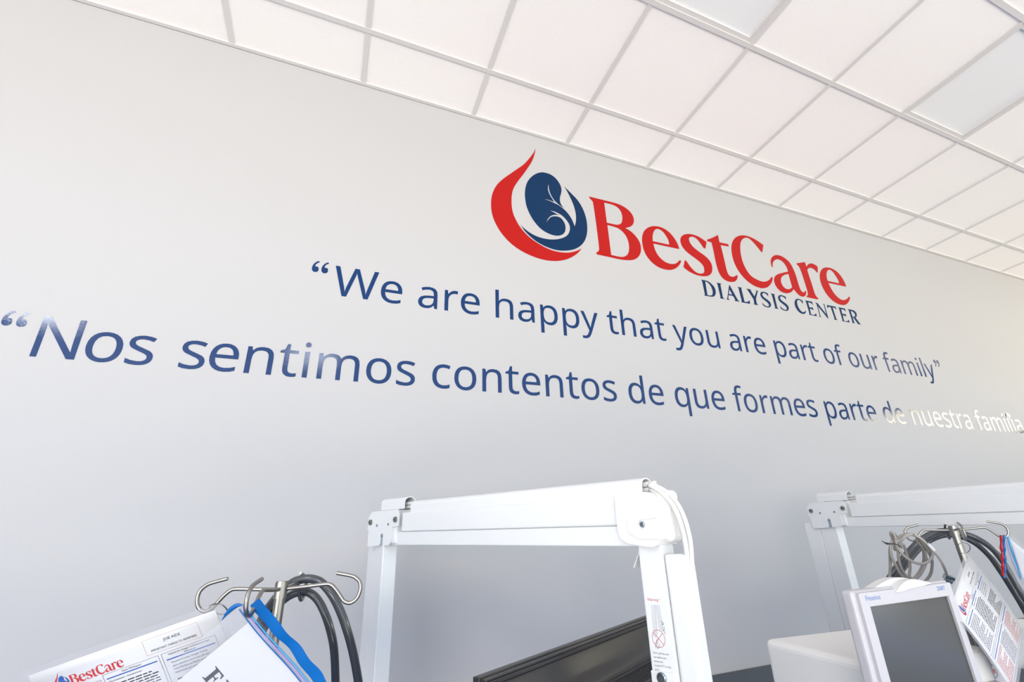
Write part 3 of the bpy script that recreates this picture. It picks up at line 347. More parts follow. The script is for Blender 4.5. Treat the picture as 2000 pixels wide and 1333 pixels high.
  [(3.0501,3.1355,1),(3.1224,3.1361,1),(3.1257,3.1092,1),(3.1075,3.1231,1),(3.0786,3.1241,1),(3.0785,3.0844,1),(3.0991,3.0848,1),(3.1103,3.0914,1),(3.1142,3.0667,1),(3.0974,3.0721,1),(3.078,3.0726,1),(3.074,3.0263,1),(3.1062,3.0276,1),(3.1297,3.0439,1),(3.1289,3.0207,1),(3.0519,3.0213,1),(3.0597,3.031,1),(3.0587,3.1292,1)],
  [(3.1533,3.1358,1),(3.1788,3.1328,1),(3.2372,3.0524,1),(3.2423,3.1288,1),(3.2316,3.136,1),(3.2539,3.1353,1),(3.2491,3.1288,1),(3.2465,3.019,1),(3.2401,3.0198,1),(3.1729,3.109,1),(3.1678,3.0282,1),(3.1759,3.0208,1),(3.153,3.0219,1),(3.1614,3.029,1),(3.1651,3.1236,1)],
  [(3.2762,3.1342,1),(3.3657,3.134,1),(3.3688,3.1076,1),(3.3536,3.1214,1),(3.331,3.1225,1),(3.3323,3.0297,1),(3.3424,3.0206,1),(3.3058,3.0206,1),(3.3144,3.0306,1),(3.31,3.1217,1),(3.292,3.1224,1),(3.2708,3.1067,1)],
  [(3.3914,3.1345,1),(3.4673,3.1351,1),(3.4698,3.1083,1),(3.4512,3.1222,1),(3.4209,3.1231,1),(3.4194,3.0834,1),(3.4411,3.0839,1),(3.4531,3.0905,1),(3.4563,3.0658,1),(3.4389,3.0711,1),(3.4186,3.0716,1),(3.4127,3.0253,1),(3.4466,3.0267,1),(3.4718,3.043,1),(3.4702,3.0198,1),(3.3894,3.0202,1),(3.3979,3.0299,1),(3.4002,3.1282,1)],
  [(3.4951,3.1343,1),(3.5387,3.1356,0),(3.5706,3.1314,0),(3.5853,3.1153,0),(3.5802,3.0927,0),(3.5665,3.078,0),(3.5576,3.0742,1),(3.5803,3.0386,1),(3.5932,3.019,1),(3.5624,3.02,1),(3.5319,3.0705,1),(3.525,3.0709,1),(3.525,3.0272,1),(3.5315,3.0203,1),(3.4953,3.0223,1),(3.5055,3.0316,1),(3.5062,3.127,1)],
  [(3.5267,3.1246,1),(3.5508,3.1192,0),(3.5629,3.1029,0),(3.5578,3.0858,0),(3.5425,3.0781,0),(3.5254,3.0774,1)],
 ],
}

SENTENCES = ('\u201cWe are happy that you are part of our family\u201d', '\u201cNos sentimos contentos de que formes parte de nuestra familia\u201d')
# one curled opening quotation mark, centred on its round head
QUOTE = [(0.0091, 0.0419, 1), (-0.0023, 0.0329, 0), (-0.0117, 0.0165, 0), (-0.0137, -0.0009, 0), (-0.0091, -0.013, 0), (0.0016, -0.0161, 0), (0.0112, -0.0104, 0), (0.0132, 0.0018, 0), (0.0085, 0.0114, 0), (-0.0025, 0.0118, 1), (-0.0001, 0.0228, 0), (0.0062, 0.0307, 0), (0.0145, 0.0364, 1)]
def wall_line(idx, x0, z0, k, label, marks, shift=()):
    offs = OFFSETS[idx]; shift = dict(shift); i = 0
    root = thing('wall_lettering', label, 'lettering', (x0, 0, z0))
    for word in SENTENCES[idx].split(' '):
        loops = []
        for ch in word:
            if ch not in '\u201c\u201d':
                loops += [[(x0 + k * (x + offs[i]) + shift.get(i, 0), z0 + k * y) for x, y in l] for l in GLYPHS[ch]]
            i += 1
        w = MB(); w.prism(loops, NAVY, WM, 0.0004); w.build('word', root)
    for x, z, s in marks:
        w = MB(); w.prism([[(x + s * a, z + s * b) for a, b in smooth_loop(QUOTE, 4)]], NAVY, WM, 0.0004); w.build('quotation_mark', root)
wall_line(0, -0.090, 2.662, 0.2584, 'navy vinyl English sentence on the wall, the upper of the two lines', ((-.093, 2.778, 1), (-.055, 2.7785, 1), (4.361, 2.806, -1), (4.400, 2.806, -1)))
wall_line(1, -1.032, 2.2745, 0.2590, 'navy vinyl Spanish sentence on the wall, the lower and longer line', ((-1.003, 2.3925, 1), (-.965, 2.3925, 1), (5.065, 2.419, -1), (5.104, 2.419, -1)), ((1, .024), (2, .012), (3, .005), (4, .012), (5, .003)))
logo = thing('wall_logo', 'red and navy company logo high on the wall with drop emblem and serif name', 'logo', (2.2, 0, 3.3))
for nm, loops_, mt in (('drop_swoosh', LOGO['swoosh'], LRED), ('kidney_emblem', LOGO['kidney'], LNAVY), ('name_word', LOGO['name'], LRED), ('tagline_word', LOGO['tag'][:10], LNAVY), ('tagline_word', LOGO['tag'][10:], LNAVY)):
    w = MB(); w.prism([smooth_loop(l) for l in loops_], mt, WM, 0.0004); o = w.build(nm, logo)
# ------------------------------------------------------------------ television arms (column, beam, hanging arm)
def rrect(w, h, r, n=5):
    """rounded rectangle outline centred at 0"""
    out = []
    for cx, cy, a0 in ((w / 2 - r, h / 2 - r, 0), (-w / 2 + r, h / 2 - r, 90), (-w / 2 + r, -h / 2 + r, 180), (w / 2 - r, -h / 2 + r, 270)):
        for k in range(n + 1):
            a = math.radians(a0 + 90 * k / n); out.append((cx + r * math.cos(a), cy + r * math.sin(a)))
    return out
def screw(mb, c, r, m, d=0.004):
    """screw head on a local -Y face with a dark recess"""
    c = Vector(c); mb.cyl(c, c + Vector((0, -d * .7, 0)), r, m, 20); mb.cyl(c + Vector((0, -d * .7, 0)), c + Vector((0, -d, 0)), r * .82, m, 20)
    mb.cyl(c + Vector((0, -d, 0)), c + Vector((0, -d - .0004, 0)), r * .42, DARKS, 6)
def make_tv_arm(loc, rz, col_turn, label, zt, printed):
    root = thing('television_mount', label, 'tv mount', (loc[0], loc[1], 0), rz, 'white television arms beside the machines')
    R0 = root.matrix_world.copy(); RC = R0 @ Matrix.Rotation(col_turn, 4, 'Z')
    sl = lambda x: -0.031 * (x - 0.05)                       # the beam dips gently towards its free end
    fn = lambda c: Vector((c.x, c.y, c.z + sl(c.x)))
    # column: box section with a wide cable cover beside it
    m = MB(RC); m.box((0.010, 0, zt / 2 + .02), (0.076, 0.045, zt + .05), WHITE, bev=0.003); m.build('column', root)
    m = MB(RC); m.box((-0.066, 0.001, zt / 2 + .01), (0.074, 0.043, zt + .03), WHITE, bev=0.006, seg=3); m.build('cable_cover', root)
    m = MB(RC); m.box((-0.02, 0, 0.006), (0.42, 0.34, 0.012), WHITE, bev=0.004); m.build('base_plate', root)
    # joint plate with its bolts
    m = MB(R0)
    out = [(-.050, .046), (-.050, -.0), (-.030, -.0), (.020, 0.0), (.0235, .004), (.0265, .032), (.033, .036), (.0395, .032), (.0405, .002), (.043, 0), (.078, 0), (.088, .008), (.090, .050), (.122, .052), (.124, .082), (.114, .100), (-.036, .104), (-.056, .090), (-.058, .05)]
    m.prism([[(x, z) for x, z in out]], WHITE, R0.inverted() @ R0 @ frame((0, -0.0315, zt), (1, 0, 0), (0, 0, 1)), 0.0022)
    m.box((.032, -.030, zt + .018), (.014, .001, .034), ZINC)
    for x in (-.039, .109): screw(m, (x, -.0337, zt + .0715), .0085, STEEL, .006)
    for x in (.001, .068): screw(m, (x, -.0337, zt + .060), .0042, ZINC, .002)
    screw(m, (.034, -.0325, zt + .028), .0045, ZINC, .003)
    m.box((.03, 0, zt + .052), (.15, .058, .100), WHITE, bev=.006)
    m.build('joint_plate', root)
    # cable cap over the joint
    def channel(mb, xa, xb, z, w=.040, h=.034, t=.0022):
        prof = [(-w / 2, 0)] + [(-w / 2 + w * .5 * (1 - math.cos(math.radians(a))), h - w * .35 + w * .35 * math.sin(math.radians(a))) for a in range(0, 181, 15)] + [(w / 2, 0)]
        inn = [(y * (1 - 2 * t / w), (zz - t) if zz > 0 else 0) for y, zz in prof]
        mb.sweep(prof + inn[::-1], (xa, z + sl(xa)), (xb, z + sl(xb)), WHITE, smooth=False)
    m = MB(R0); channel(m, -.006, .130, zt + .104, h=.036); m.build('joint_cable_cap', root)
    # beam: lower rail, upper cover, cable channel on top
    m = MB(R0); m.box((.51, 0, zt + .019), (.88, .046, .038), WHITE, fn=fn, bev=.003); m.build('beam_rail', root)
    m = MB(R0); m.box((.53, 0, zt + .065), (.80, .052, .054), WHITE, fn=fn, bev=.004, seg=3); m.build('beam_cover', root)
    m = MB(R0); channel(m, .165, .968, zt + .090, h=.036); m.build('beam_cable_channel', root)
    # elbow at the free end
    m = MB(R0)
    P = [(.912, .094), (.912, .03), (.922, .012), (.945, .004), (.996, .002), (1.0, .05), (.997, .074), (.990, .092), (.975, .096)]
    lp = smooth_loop([(x, z, 1 if i in (0, 5) else 0) for i, (x, z) in enumerate(P)], 4)
    zl = zt + sl(.95); m.prism([lp], WPLAS, frame((0, 0, zl), (1, 0, 0), (0, 0, 1)), .034)
    m.prism([[(.945, .064), (1.001, .064), (1.001, .048), (.965, .047), (.958, .038), (.965, .030), (1.001, .030), (1.001, .012), (.955, .014), (.937, .026), (.935, .045)]], WPLAS, frame((0, -.0345, zl), (1, 0, 0), (0, 0, 1)), .0012)
    screw(m, (.969, -.0345, zl + .0385), .0052, ZINC, .004)
    m.build('elbow_housing', root)
    m = MB(R0); m.box((.982, .012, zl + .050), (.064, .040, .090), WPLAS, bev=.010, seg=3); m.cyl((1.002, .004, zl + .086), (1.002, .026, zl + .086), .014, WPLAS); m.build('elbow_knuckle', root)
    m = MB(R0)
    m.sweep([(-.013, 0), (.013, 0), (.011, -.0015), (-.011, -.0015)], (.946, 0), (.945, 0), WHITE) if False else None
    vs = [(.948, y, zl + .004) for y in (-.013, .013)] + [(.921, y * .6, zl - .036) for y in (-.013, .013)] + [(.9495, y, zl + .003) for y in (-.013, .013)] + [(.9225, y * .6, zl - .037) for y in (-.013, .013)]
    m.add(vs, [(0, 1, 3, 2), (4, 6, 7, 5), (0, 4, 5, 1), (2, 3, 7, 6), (0, 2, 6, 4), (1, 5, 7, 3)], CREAM); m.build('release_tab', root)
    # hanging arm
    m = MB(R0); m.box((.970, 0, zt - .20), (.050, .046, .40), WHITE, bev=.003); m.build('hanging_arm', root)
    m = MB(R0); m.box((1.0155, 0.0, zt - .222), (.039, .043, .36), WHITE, bev=.006, seg=3); m.build('arm_cable_cover', root)
    m = MB(R0)
    for dy, dz, e in ((-.010, .0, 0), (.002, .002, .004), (-.004, -.009, -.005)):
        m.tube(cr3([(.10, 0, zt + .117 + dz), (.16, 0, zt + .115 + dz), (.5, 0, zl + .124 + dz), (.95, 0, zl + .112 + dz), (.975, dy * .5, zl + .110 + dz), (1.003 + e, dy, zl + .094 + dz * .5), (1.026 + e, dy, zl + .064), (1.036 + e, dy, zl + .020), (1.036 + e * .5, dy, zl - .025), (1.027, dy * .5, zl - .080)], 6), .0044, WPLAS, 8)
    m.build('cables', root)
    # mounting block for the screen
    m = MB(R0); m.box((.966, -.0235, zt - .262), (.044, .003, .075), WHITE, bev=.002); screw(m, (.966, -.025, zt - .2335), .0088, ZINC, .006); m.build('mount_cover', root)
    m = MB(R0); m.cyl((.966, .02, zt - .32), (.966, .075, zt - .32), .018, WHITE); m.build('mount_pin', root)
    if printed:
        m = MB(R0); y = -.0232
        F = lambda x, z: frame((x, y, zt + z), (1, 0, 0), (0, 0, 1))
        def tx(body, x, z, size, mt, xs=.92): v, f = text2d(body, size, xs=xs); m.add(v, f, mt, F(x, z))
        tx('Warning !', .9525, -.118, .0068, INKR, .95)
        for i, l in enumerate(("Don't pull the arm", "out before you", "mount the", "monitor/TV on the", "arm !")): tx(l, .952, -.1995 - i * .0062, .0046, INK, .90)
        def ln(a, b, w, mt):
            a, b = Vector((a[0], a[1], 0)), Vector((b[0], b[1], 0)); p = (b - a).normalized(); q = Vector((-p.y, p.x, 0)) * w / 2
            m.add([a - q, b - q, b + q, a + q], [(0, 1, 2, 3)], mt, F(0, 0))
        for x, l in ((.9590, .050), (.9618, .052), (.9645, .050), (.9665, .046)): ln((x + .001, -.124), (x - .0012, -.124 - l), .0005, INKG)
        for x, l in ((.9690, .038), (.9712, .040), (.9735, .041), (.976, .036)): ln((x, -.124), (x + .0015, -.124 - l), .0005, INKG)
        random.seed(3)
        for k in range(16): x0, z0 = .9745 + random.uniform(0, .006), -.150 - random.uniform(0, .016); ln((x0, z0), (x0 + random.uniform(-.003, .003), z0 + random.uniform(-.004, .004)), .0006, INK)
        for k in range(16): x0, z0 = .9588 + random.uniform(0, .009), -.1805 - random.uniform(0, .010); ln((x0, z0), (x0 + random.uniform(-.003, .003), z0 + random.uniform(-.004, .004)), .0006, INK)
        cx, cz, r = .9665, -.176, .0125
        ring = [(cx + r * math.cos(2 * math.pi * k / 40), cz + r * 1.05 * math.sin(2 * math.pi * k / 40)) for k in range(41)]
        for p, q in zip(ring, ring[1:]): ln(p, q, .0010, INKP)
        ln((cx - .009, cz - .009), (cx + .009, cz + .009), .0011, INKP); ln((cx - .009, cz + .009), (cx + .009, cz - .009), .0011, INKP)
        m.build('warning_print', root)
    return root
RZ1, RZ2 = math.radians(-66), math.radians(-89)
make_tv_arm((0.2514, -0.3276), RZ1, math.radians(-11), 'white folding television arm holding the black television, near the middle', 1.633, True)
make_tv_arm((2.067, -0.488), RZ2, 0.0, 'white folding television arm behind the dialysis machine at the right edge', 1.627, False)

# ------------------------------------------------------------------ television seen from behind
TVu = Vector((math.cos(math.radians(32.3)), math.sin(math.radians(32.3)), 0)); TVn = Vector((TVu.y, -TVu.x, 0))
tv0 = Vector((0.283, -1.291, 1.455))                       # upper near corner, back side
tv = thing('television', 'black flat television seen from behind, hanging from the middle white arm', 'television', tv0 + TVu * .31 + Vector((0, 0, -.36)))
TM = frame(tv0, TVu, (0, 0, 1))                            # local x along the top edge, y up, z towards the back (camera)
W, H = .62, .365
m = MB(TM); m.box((W / 2, -H / 2, -.010), (W, H, .012), BLACKP, bev=.0015); m.build('screen_bezel', tv)
m = MB(TM); m.box((W / 2, -H / 2, -.0175), (W - .02, H - .02, .004), SCREEN); m.build('screen', tv)
m = MB(TM)
m.box((W / 2, -.004, .0005), (W - .004, .0035, .009), BLACKP, bev=.001)
m.box((W / 2, -.0105, -.0015), (W - .01, .006, .005), BLACKP, bev=.001)
def loft(mb, rings, mt):
    n = len(rings[0]); vs = [v for r in rings for v in r]; fs = []
    for i in range(len(rings) - 1): fs += [(i * n + k, i * n + (k + 1) % n, (i + 1) * n + (k + 1) % n, (i + 1) * n + k) for k in range(n)]
    mb.add(vs, fs + [tuple(range((len(rings) - 1) * n, len(rings) * n))], mt, None, True)
def rr(x0, x1, y0, y1, z, r): return [Vector(((x0 + x1) / 2 + x, (y0 + y1) / 2 + y, z)) for x, y in rrect(x1 - x0, y1 - y0, r, 6)]
loft(m, [rr(.008, W - .008, -H + .01, -.013, -.004, .004), rr(.012, W - .012, -H + .015, -.018, .001, .006), rr(.06, W - .05, -H + .03, -.042, .004, .012), rr(.070, W - .055, -H + .035, -.049, .010, .018), rr(.074, W - .058, -H + .04, -.0535, .021, .018), rr(.078, W - .062, -H + .045, -.057, .0250, .016), rr(.095, W - .070, -H + .05, -.0635, .0265, .014)], BLACKP)
m.build('back_cover', tv)
m = MB(TM); m.box((.345, -.081, .0275), (.37, .030, .003), BLACKM, bev=.001)
for k in range(72): m.box((.166 + k * .0050, -.0825, .0298), (.0026, .024, .0030), BLACKP)
m.build('vent_grille', tv)
m = MB(TM); m.box((.455, -.158, .029), (.12, .108, .005), WHITE, bev=.004); [m.cyl((x, y, .031), (x, y, .0345), .006, ZINC, 16) for x in (.409, .501) for y in (-.115, -.201)]; m.cyl((.455, -.165, .03), (.455, -.165, .05), .03, WHITE); m.build('mount_plate', tv)

# ------------------------------------------------------------------ IV poles
PROF = [(.08, 0), (.3, .012), (.52, .028), (.60, .022), (.67, -.03), (.75, -.125), (.79, -.175), (.85, -.205), (.91, -.195), (.965, -.14), (.99, -.05), (.975, .03), (.92, .085), (.85, .115), (.67, .155)]
def iv_pole(hub, phi, r, rp, label):
    t = thing('iv_pole', label, 'pole', (hub.x, hub.y, 0), math.radians(phi), 'steel drip poles with four hooks')
    M = Matrix.Translation((hub.x, hub.y, 0)) @ Matrix.Rotation(math.radians(phi), 4, 'Z'); z = hub.z
    m = MB(M); m.cyl((0, 0, .03), (0, 0, z - .012), rp, STEEL, 28); m.build('pole', t)
    m = MB(M); m.cyl((0, 0, z - .014), (0, 0, z + .010), rp * 1.22, STEEL, 28); m.cyl((0, 0, z + .010), (0, 0, z + .012), rp * 1.1, STEEL, 28); m.build('hub', t)
    m = MB(M); m.cyl((0, 0, 0), (0, 0, .03), .16, CREAM, 40); m.build('base', t)
    for j in range(4):
        m = MB(M @ Matrix.Rotation(j * math.pi / 2, 4, 'Z')); m.tube(cr3([(a * r, 0, z + b * r) for a, b in PROF], 4), .0031, STEEL, 10); m.build('hook', t)
    return t
HUB1 = Vector((0.010, -1.038, 1.567)); HUB2 = at(1863, 1036, 1.45)
iv_pole(HUB1, -16, .130, .0082, 'steel four-hook drip pole at the lower left, holding the blue-edged bag')
iv_pole(HUB2, 38, .125, .0098, 'steel drip pole behind the dialysis machine, with the grey cable coil on a hook')

# ------------------------------------------------------------------ hoses, cable coil
def pxpath(pts, ox, oy, s): return [at(ox + p[0] / s, oy + p[1] / s, p[2]) for p in pts]
def tube_thing(name, pts, r, mt, label, cat, group=None, n=14):
    m = MB(); m.tube(cr3(pts, 8), r, mt, n); return tag(m.build(name), label, cat, group)
A5 = (380, 1100, 5.7206)
tube_thing('hose', pxpath([(520, 1500, .90), (600, 1000, .90), (740, 640, .895), (900, 400, .89), (1080, 230, .885), (1200, 185, .885), (1310, 180, .885), (1420, 225, .88), (1530, 350, .87), (1620, 520, .865), (1700, 740, .86), (1770, 1000, .86), (1830, 1333, .86), (1870, 1700, .86)], *A5), .0075, HOSE, 'thick charcoal hose, the outer of two looped over the left drip pole', 'hose', 'charcoal hoses over the drip poles')
tube_thing('hose', pxpath([(560, 1500, .915), (680, 1000, .915), (830, 620, .91), (960, 450, .905), (1080, 360, .90), (1210, 322, .90), (1310, 350, .895), (1400, 450, .89), (1480, 630, .88), (1540, 850, .875), (1565, 1050, .875), (1575, 1333, .875), (1580, 1700, .875)], *A5), .0073, HOSE, 'thick charcoal hose, the inner of two looped over the left drip pole', 'hose', 'charcoal hoses over the drip poles')
A7 = (1700, 1010, 6.6667)
tube_thing('hose', pxpath([(-60, 1300, 1.5), (150, 960, 1.52), (330, 670, 1.53), (520, 430, 1.54), (700, 270, 1.54), (880, 192, 1.54), (1040, 185, 1.54), (1200, 215, 1.54), (1400, 290, 1.52), (1600, 430, 1.5), (1760, 640, 1.48), (1880, 860, 1.46), (2030, 1100, 1.44), (2200, 1420, 1.44)], *A7), .0085, HOSE, 'thick charcoal hose, the upper of two arched behind the right drip pole', 'hose', 'charcoal hoses over the drip poles')
tube_thing('hose', pxpath([(20, 1300, 1.53), (230, 960, 1.55), (420, 680, 1.56), (600, 450, 1.57), (760, 315, 1.57), (930, 245, 1.57), (1060, 240, 1.57), (1210, 270, 1.57), (1380, 355, 1.55), (1550, 510, 1.53), (1690, 700, 1.51), (1850, 950, 1.49), (2000, 1200, 1.47), (2170, 1520, 1.47)], *A7), .0085, HOSE, 'thick charcoal hose, the lower of two arched behind the right drip pole', 'hose', 'charcoal hoses over the drip poles')
coil = thing('cable_coil', 'coiled warm grey cable hanging from a hook of the right drip pole', 'cable', at(1783, 1056, 1.47))
m = MB()
cp = [(240, 1100, 1.47), (247, 880, 1.47), (258, 650, 1.47), (255, 430, 1.465), (285, 340, 1.46), (400, 250, 1.45), (520, 225, 1.44), (600, 260, 1.44), (660, 330, 1.445), (690, 430, 1.455), (695, 560, 1.46), (660, 680, 1.46), (570, 800, 1.46), (490, 828, 1.46), (410, 770, 1.455), (335, 640, 1.45), (275, 510, 1.45), (262, 380, 1.455), (290, 300, 1.46), (265, 220, 1.455), (290, 205, 1.45), (330, 290, 1.445), (345, 390, 1.44), (420, 490, 1.435), (530, 575, 1.43), (650, 612, 1.43), (750, 585, 1.43), (808, 500, 1.435), (780, 420, 1.44), (700, 320, 1.435), (600, 250, 1.425), (490, 235, 1.425), (410, 300, 1.43), (368, 390, 1.44), (365, 520, 1.445), (395, 650, 1.45), (460, 770, 1.455), (520, 830, 1.455), (600, 800, 1.455), (680, 700, 1.45), (725, 560, 1.45), (690, 420, 1.445), (600, 300, 1.435)]
m.tube(cr3(pxpath(cp, *A7), 7), .0041, GREYC, 10)
m.tube(cr3(pxpath([(300, 210, 1.47), (330, 260, 1.475), (320, 430, 1.475), (420, 360, 1.475), (470, 480, 1.475), (515, 640, 1.475), (500, 800, 1.475), (520, 780, 1.47)], *A7), 7), .0040, GREYC, 10)
m.tube(cr3(pxpath([(640, 290, 1.43), (740, 430, 1.44), (800, 560, 1.45), (800, 680, 1.455), (770, 770, 1.46), (700, 860, 1.465), (600, 1000, 1.47)], *A7), 7), .0041, GREYC, 10)
m.build('cable_loops', coil)
m = MB(); m.tube(cr3(pxpath([(560, 232, 1.42), (660, 290, 1.418), (740, 360, 1.415), (800, 430, 1.41), (880, 520, 1.405), (940, 620, 1.40), (975, 700, 1.40), (992, 760, 1.40)], *A7), 7), .0036, GREYC, 10); m.build('cable_lead', coil)
cf = at(1700 + 1018 / 6.6667, 1010 + 808 / 6.6667, 1.40); CM = frame(cf, RX * .97 + RY * .26, -RY * .97 + RX * .2)
m = MB(CM); m.box((0, .004, 0), (.030, .013, .011), ZINC, bev=.002); m.box((.001, -.006, 0), (.024, .010, .009), ZINC, bev=.003); m.box((.001, -.0112, 0), (.019, .001, .006), DARKS)
m.build('plug', coil)
m = MB(); m.tube(pxpath([(750, 355, 1.412), (830, 440, 1.409)], *A7), .0046, PAPER, 10); m.build('cable_label', coil)
m = MB(); m.tube(cr3(pxpath([(150, 315, 1.44), (200, 345, 1.432), (245, 352, 1.432), (330, 358, 1.428), (390, 385, 1.425), (415, 415, 1.428)], *A7), 5), lambda t: .0012 + .0022 * math.exp(-((t - .28) / .12) ** 2), BLACKM, 8); m.build('twist_tie', coil)

# ------------------------------------------------------------------ sheets, rings, bags
def sheet_frame(tr, tl, down):
    """origin at the upper left corner, x along the top edge to the right, y up"""
    ux = (tr - tl).normalized(); return frame(tl, ux, -(down - tr))
DOCW, DOCH = .279, .216
def bars(m, x, y, w, n, step, mt, h=.0022, seed=0):
    """rows of small unreadable print"""
    rnd = random.Random(seed)
    for i in range(n):
        xx = x; end = x + w * (1 if rnd.random() < .75 else rnd.uniform(.4, .9))
        while xx < end - .003:
            l = min(rnd.uniform(.004, .012), end - xx); m.add([(xx, y - i * step, 0), (xx + l, y - i * step, 0), (xx + l, y - i * step + h, 0), (xx, y - i * step + h, 0)], [(0, 1, 2, 3)], mt); xx += l + .0018
def doc_print(m):
    def tx(body, x, y, size, mt, align='LEFT', xs=1.0):
        v, f = text2d(body, size, align, xs); m.add([Vector((p.x + x, p.y + y, 0)) for p in v], f, mt)
    def rect(x0, y0, x1, y1, mt, w=.0006):
        for a, b, c, d in ((x0, y0, x1, y0 + w), (x0, y1 - w, x1, y1), (x0, y0, x0 + w, y1), (x1 - w, y0, x1, y1)): m.add([(a, b, 0), (c, b, 0), (c, d, 0), (a, d, 0)], [(0, 1, 2, 3)], mt)
    rect(.163, -.0345, .248, -.0085, PINK)
    tx('JOB AIDE', .206, -.0195, .0064, INK, 'CENTER'); tx('IMPORTANT THINGS TO REMEMBER', .206, -.0305, .0050, INK, 'CENTER', .86)
    # small copy of the company mark
    s = .085 / 2.22
    for key, mt in (('name', INKR), ('swoosh', INKR), ('kidney', INKB)):
        v, f = fill2d([smooth_loop(l, 3) for l in LOGO[key]], 0); m.add([Vector(((p.x - .72) * s * .92 + .028, (p.y - 3.154) * s - .0375, 0)) for p in v], f, mt)
    rect(.182, -.130, .266, -.039, INKG); rect(.094, -.130, .178, -.039, INKG); rect(.010, -.130, .090, -.045, INKG)
    rect(.010, -.208, .178, -.134, INKG); rect(.182, -.208, .266, -.134, INKG)
    tx('Hepatitis B s Antigen Verification for New', .224, -.0445, .0040, INK, 'CENTER', .93); tx('Admissions', .224, -.0490, .0040, INK, 'CENTER')
    tx('Hand Off Report', .136, -.0445, .0042, INK, 'CENTER')
    for x0, x1, y in ((.187, .262, -.0525), (.098, .174, -.0485), (.014, .086, -.054), (.016, .172, -.142), (.187, .262, -.142)): m.add([(x0, y, 0), (x1, y, 0), (x1, y + .0018, 0), (x0, y + .0018, 0)], [(0, 1, 2, 3)], INKB)
    for i, l in enumerate(('Hepatitis B Surface Antigen Testing', 'upon admission and re-test q30 days', 'Treat Machine and Patient as unknown', 'Until Results are available')): tx(l, .192, -.0590 - i * .0060, .0042, INK, 'LEFT', .92)
    tx('Pre-treatment - Interpersonal', .100, -.0545, .0042, INK, 'LEFT', .95)
    bars(m, .192, -.088, .066, 10, .0044, INK, .0017, 1); bars(m, .100, -.061, .070, 15, .0044, INK, .0017, 2)
    bars(m, .016, -.061, .068, 15, .0044, INKG, .0017, 3); bars(m, .018, -.150, .072, 13, .0044, INKP, .0017, 4); bars(m, .098, -.150, .072, 13, .0044, INKG, .0017, 6); bars(m, .188, -.150, .070, 13, .0044, INKP, .0017, 5)
def laminated(label, tr, tl, down, scale=1.0, bend=0.0, reach=1.0):
    M = sheet_frame(tr, tl, down) @ Matrix.Scale(scale, 4)
    t = thing('laminated_sheet', label, 'paper', tr)
    def bz(x, y): return bend * math.sin(min(max(-y / DOCH, 0), 1) * math.pi)
    m = MB(M); m.grid(lambda u, v: Vector((u * DOCW, -v * DOCH, bz(u * DOCW, -v * DOCH))), 2, 16, PAPER); p = m.build('paper', t)
    md = p.modifiers.new('thickness', 'SOLIDIFY'); md.thickness = .0003; md.offset = -1
    pm = MB(); doc_print(pm)
    for v in pm.bm.verts: v.co = M @ Vector((v.co.x, v.co.y, bz(v.co.x, v.co.y) + .0004))
    pm.build('printed_text', t)
    b = .0095; m = MB(M)
    out = rrect(DOCW + 2 * b, DOCH + 2 * b, .008)
    m.grid(lambda u, v: Vector((-b + u * (DOCW + 2 * b), b - v * (DOCH + 2 * b), bz(0, b - v * (DOCH + 2 * b)) - .0008)), 2, 18, FILM); m.build('laminate_film', t)
    return t
def ring(label, pts, r=.0010):
    m = MB(); m.tube(cr3(pts, 6, True), r, STEEL, 8, None, True); return tag(m.build('binder_ring'), label, 'ring', 'binder rings on the pole hooks')
TR1 = at(421, 1192, .77); TL1 = at(55, 1321, .735); DN1 = at(440, 1241, .774)
laminated('laminated job aide sheet hanging from the left drip pole, at the bottom left', TR1, TL1, DN1)
ring('thin wire ring holding the left laminated sheet to its hook', [at(380 + x / 5.7206, 1100 + y / 5.7206, d) for x, y, d in ((165, 490, .775), (215, 462, .77), (290, 462, .765), (345, 500, .768), (368, 545, .772), (330, 575, .778), (265, 570, .783), (200, 530, .785))])
TR2 = at(1890, 1087, 1.37); TL2 = at(1857, 1187, 1.195); DN2 = at(2000, 1226, 1.315)
laminated('laminated job aide sheet hanging aslant in front of the right drip pole', TR2, TL2, DN2, .965, .006)
ring('thin round wire ring holding the right laminated sheet to its hook', [at(1700 + (1213 + 85 * math.cos(a)) / 6.6667, 1010 + (408 + 70 * math.sin(a)) / 6.6667, 1.375 + .012 * math.sin(a)) for a in [2 * math.pi * k / 12 for k in range(12)]])
# zip bag on the left pole
S0 = at(505, 1170, .70); BA = (at(640, 1333, .70) - S0).normalized(); BB = (at(340, 1333, .70) - at(490, 1213, .70)); BB = (BB - BA * BB.dot(BA)).normalized()
BM = frame(S0, BA, -BB); PX = .70 / F_PX                    # x along the zip, y up across it (negative: into the bag), z to the viewer
if (BM.to_3x3() @ Vector((0, 0, 1))).dot(RZ) > 0: pass
zs = -1 if (BM.to_3x3() @ Vector((0, 0, 1))).dot(RZ) > 0 else 1   # sign that points to the camera
bag = thing('zip_bag', 'clear zip bag with bright blue top edge, hooked on the left drip pole', 'bag', S0)
wob = lambda x: .0022 * math.sin(x * 60) + .0015 * math.sin(x * 133 + 1)
m = MB(BM); m.grid(lambda u, v: Vector((-.008 + u * .240, -.017 - v * .215, zs * (.0025 + .002 * math.sin(u * 9)))), 24, 10, BAG); m.build('front_film', bag)
m = MB(BM); m.grid(lambda u, v: Vector((-.010 + u * .242, -.015 - v * .215, -zs * (.006 + .002 * math.sin(u * 7)))), 24, 10, BAG); m.build('back_film', bag)
m = MB(BM); m.grid(lambda u, v: Vector((u * .226, (-.001 + wob(u * .228) * .6) * (1 - v) - .0175 * v, -zs * .003 + wob(u * .2))), 40, 3, BLUES); m.build('zip_top_strip', bag)
m = MB(BM)
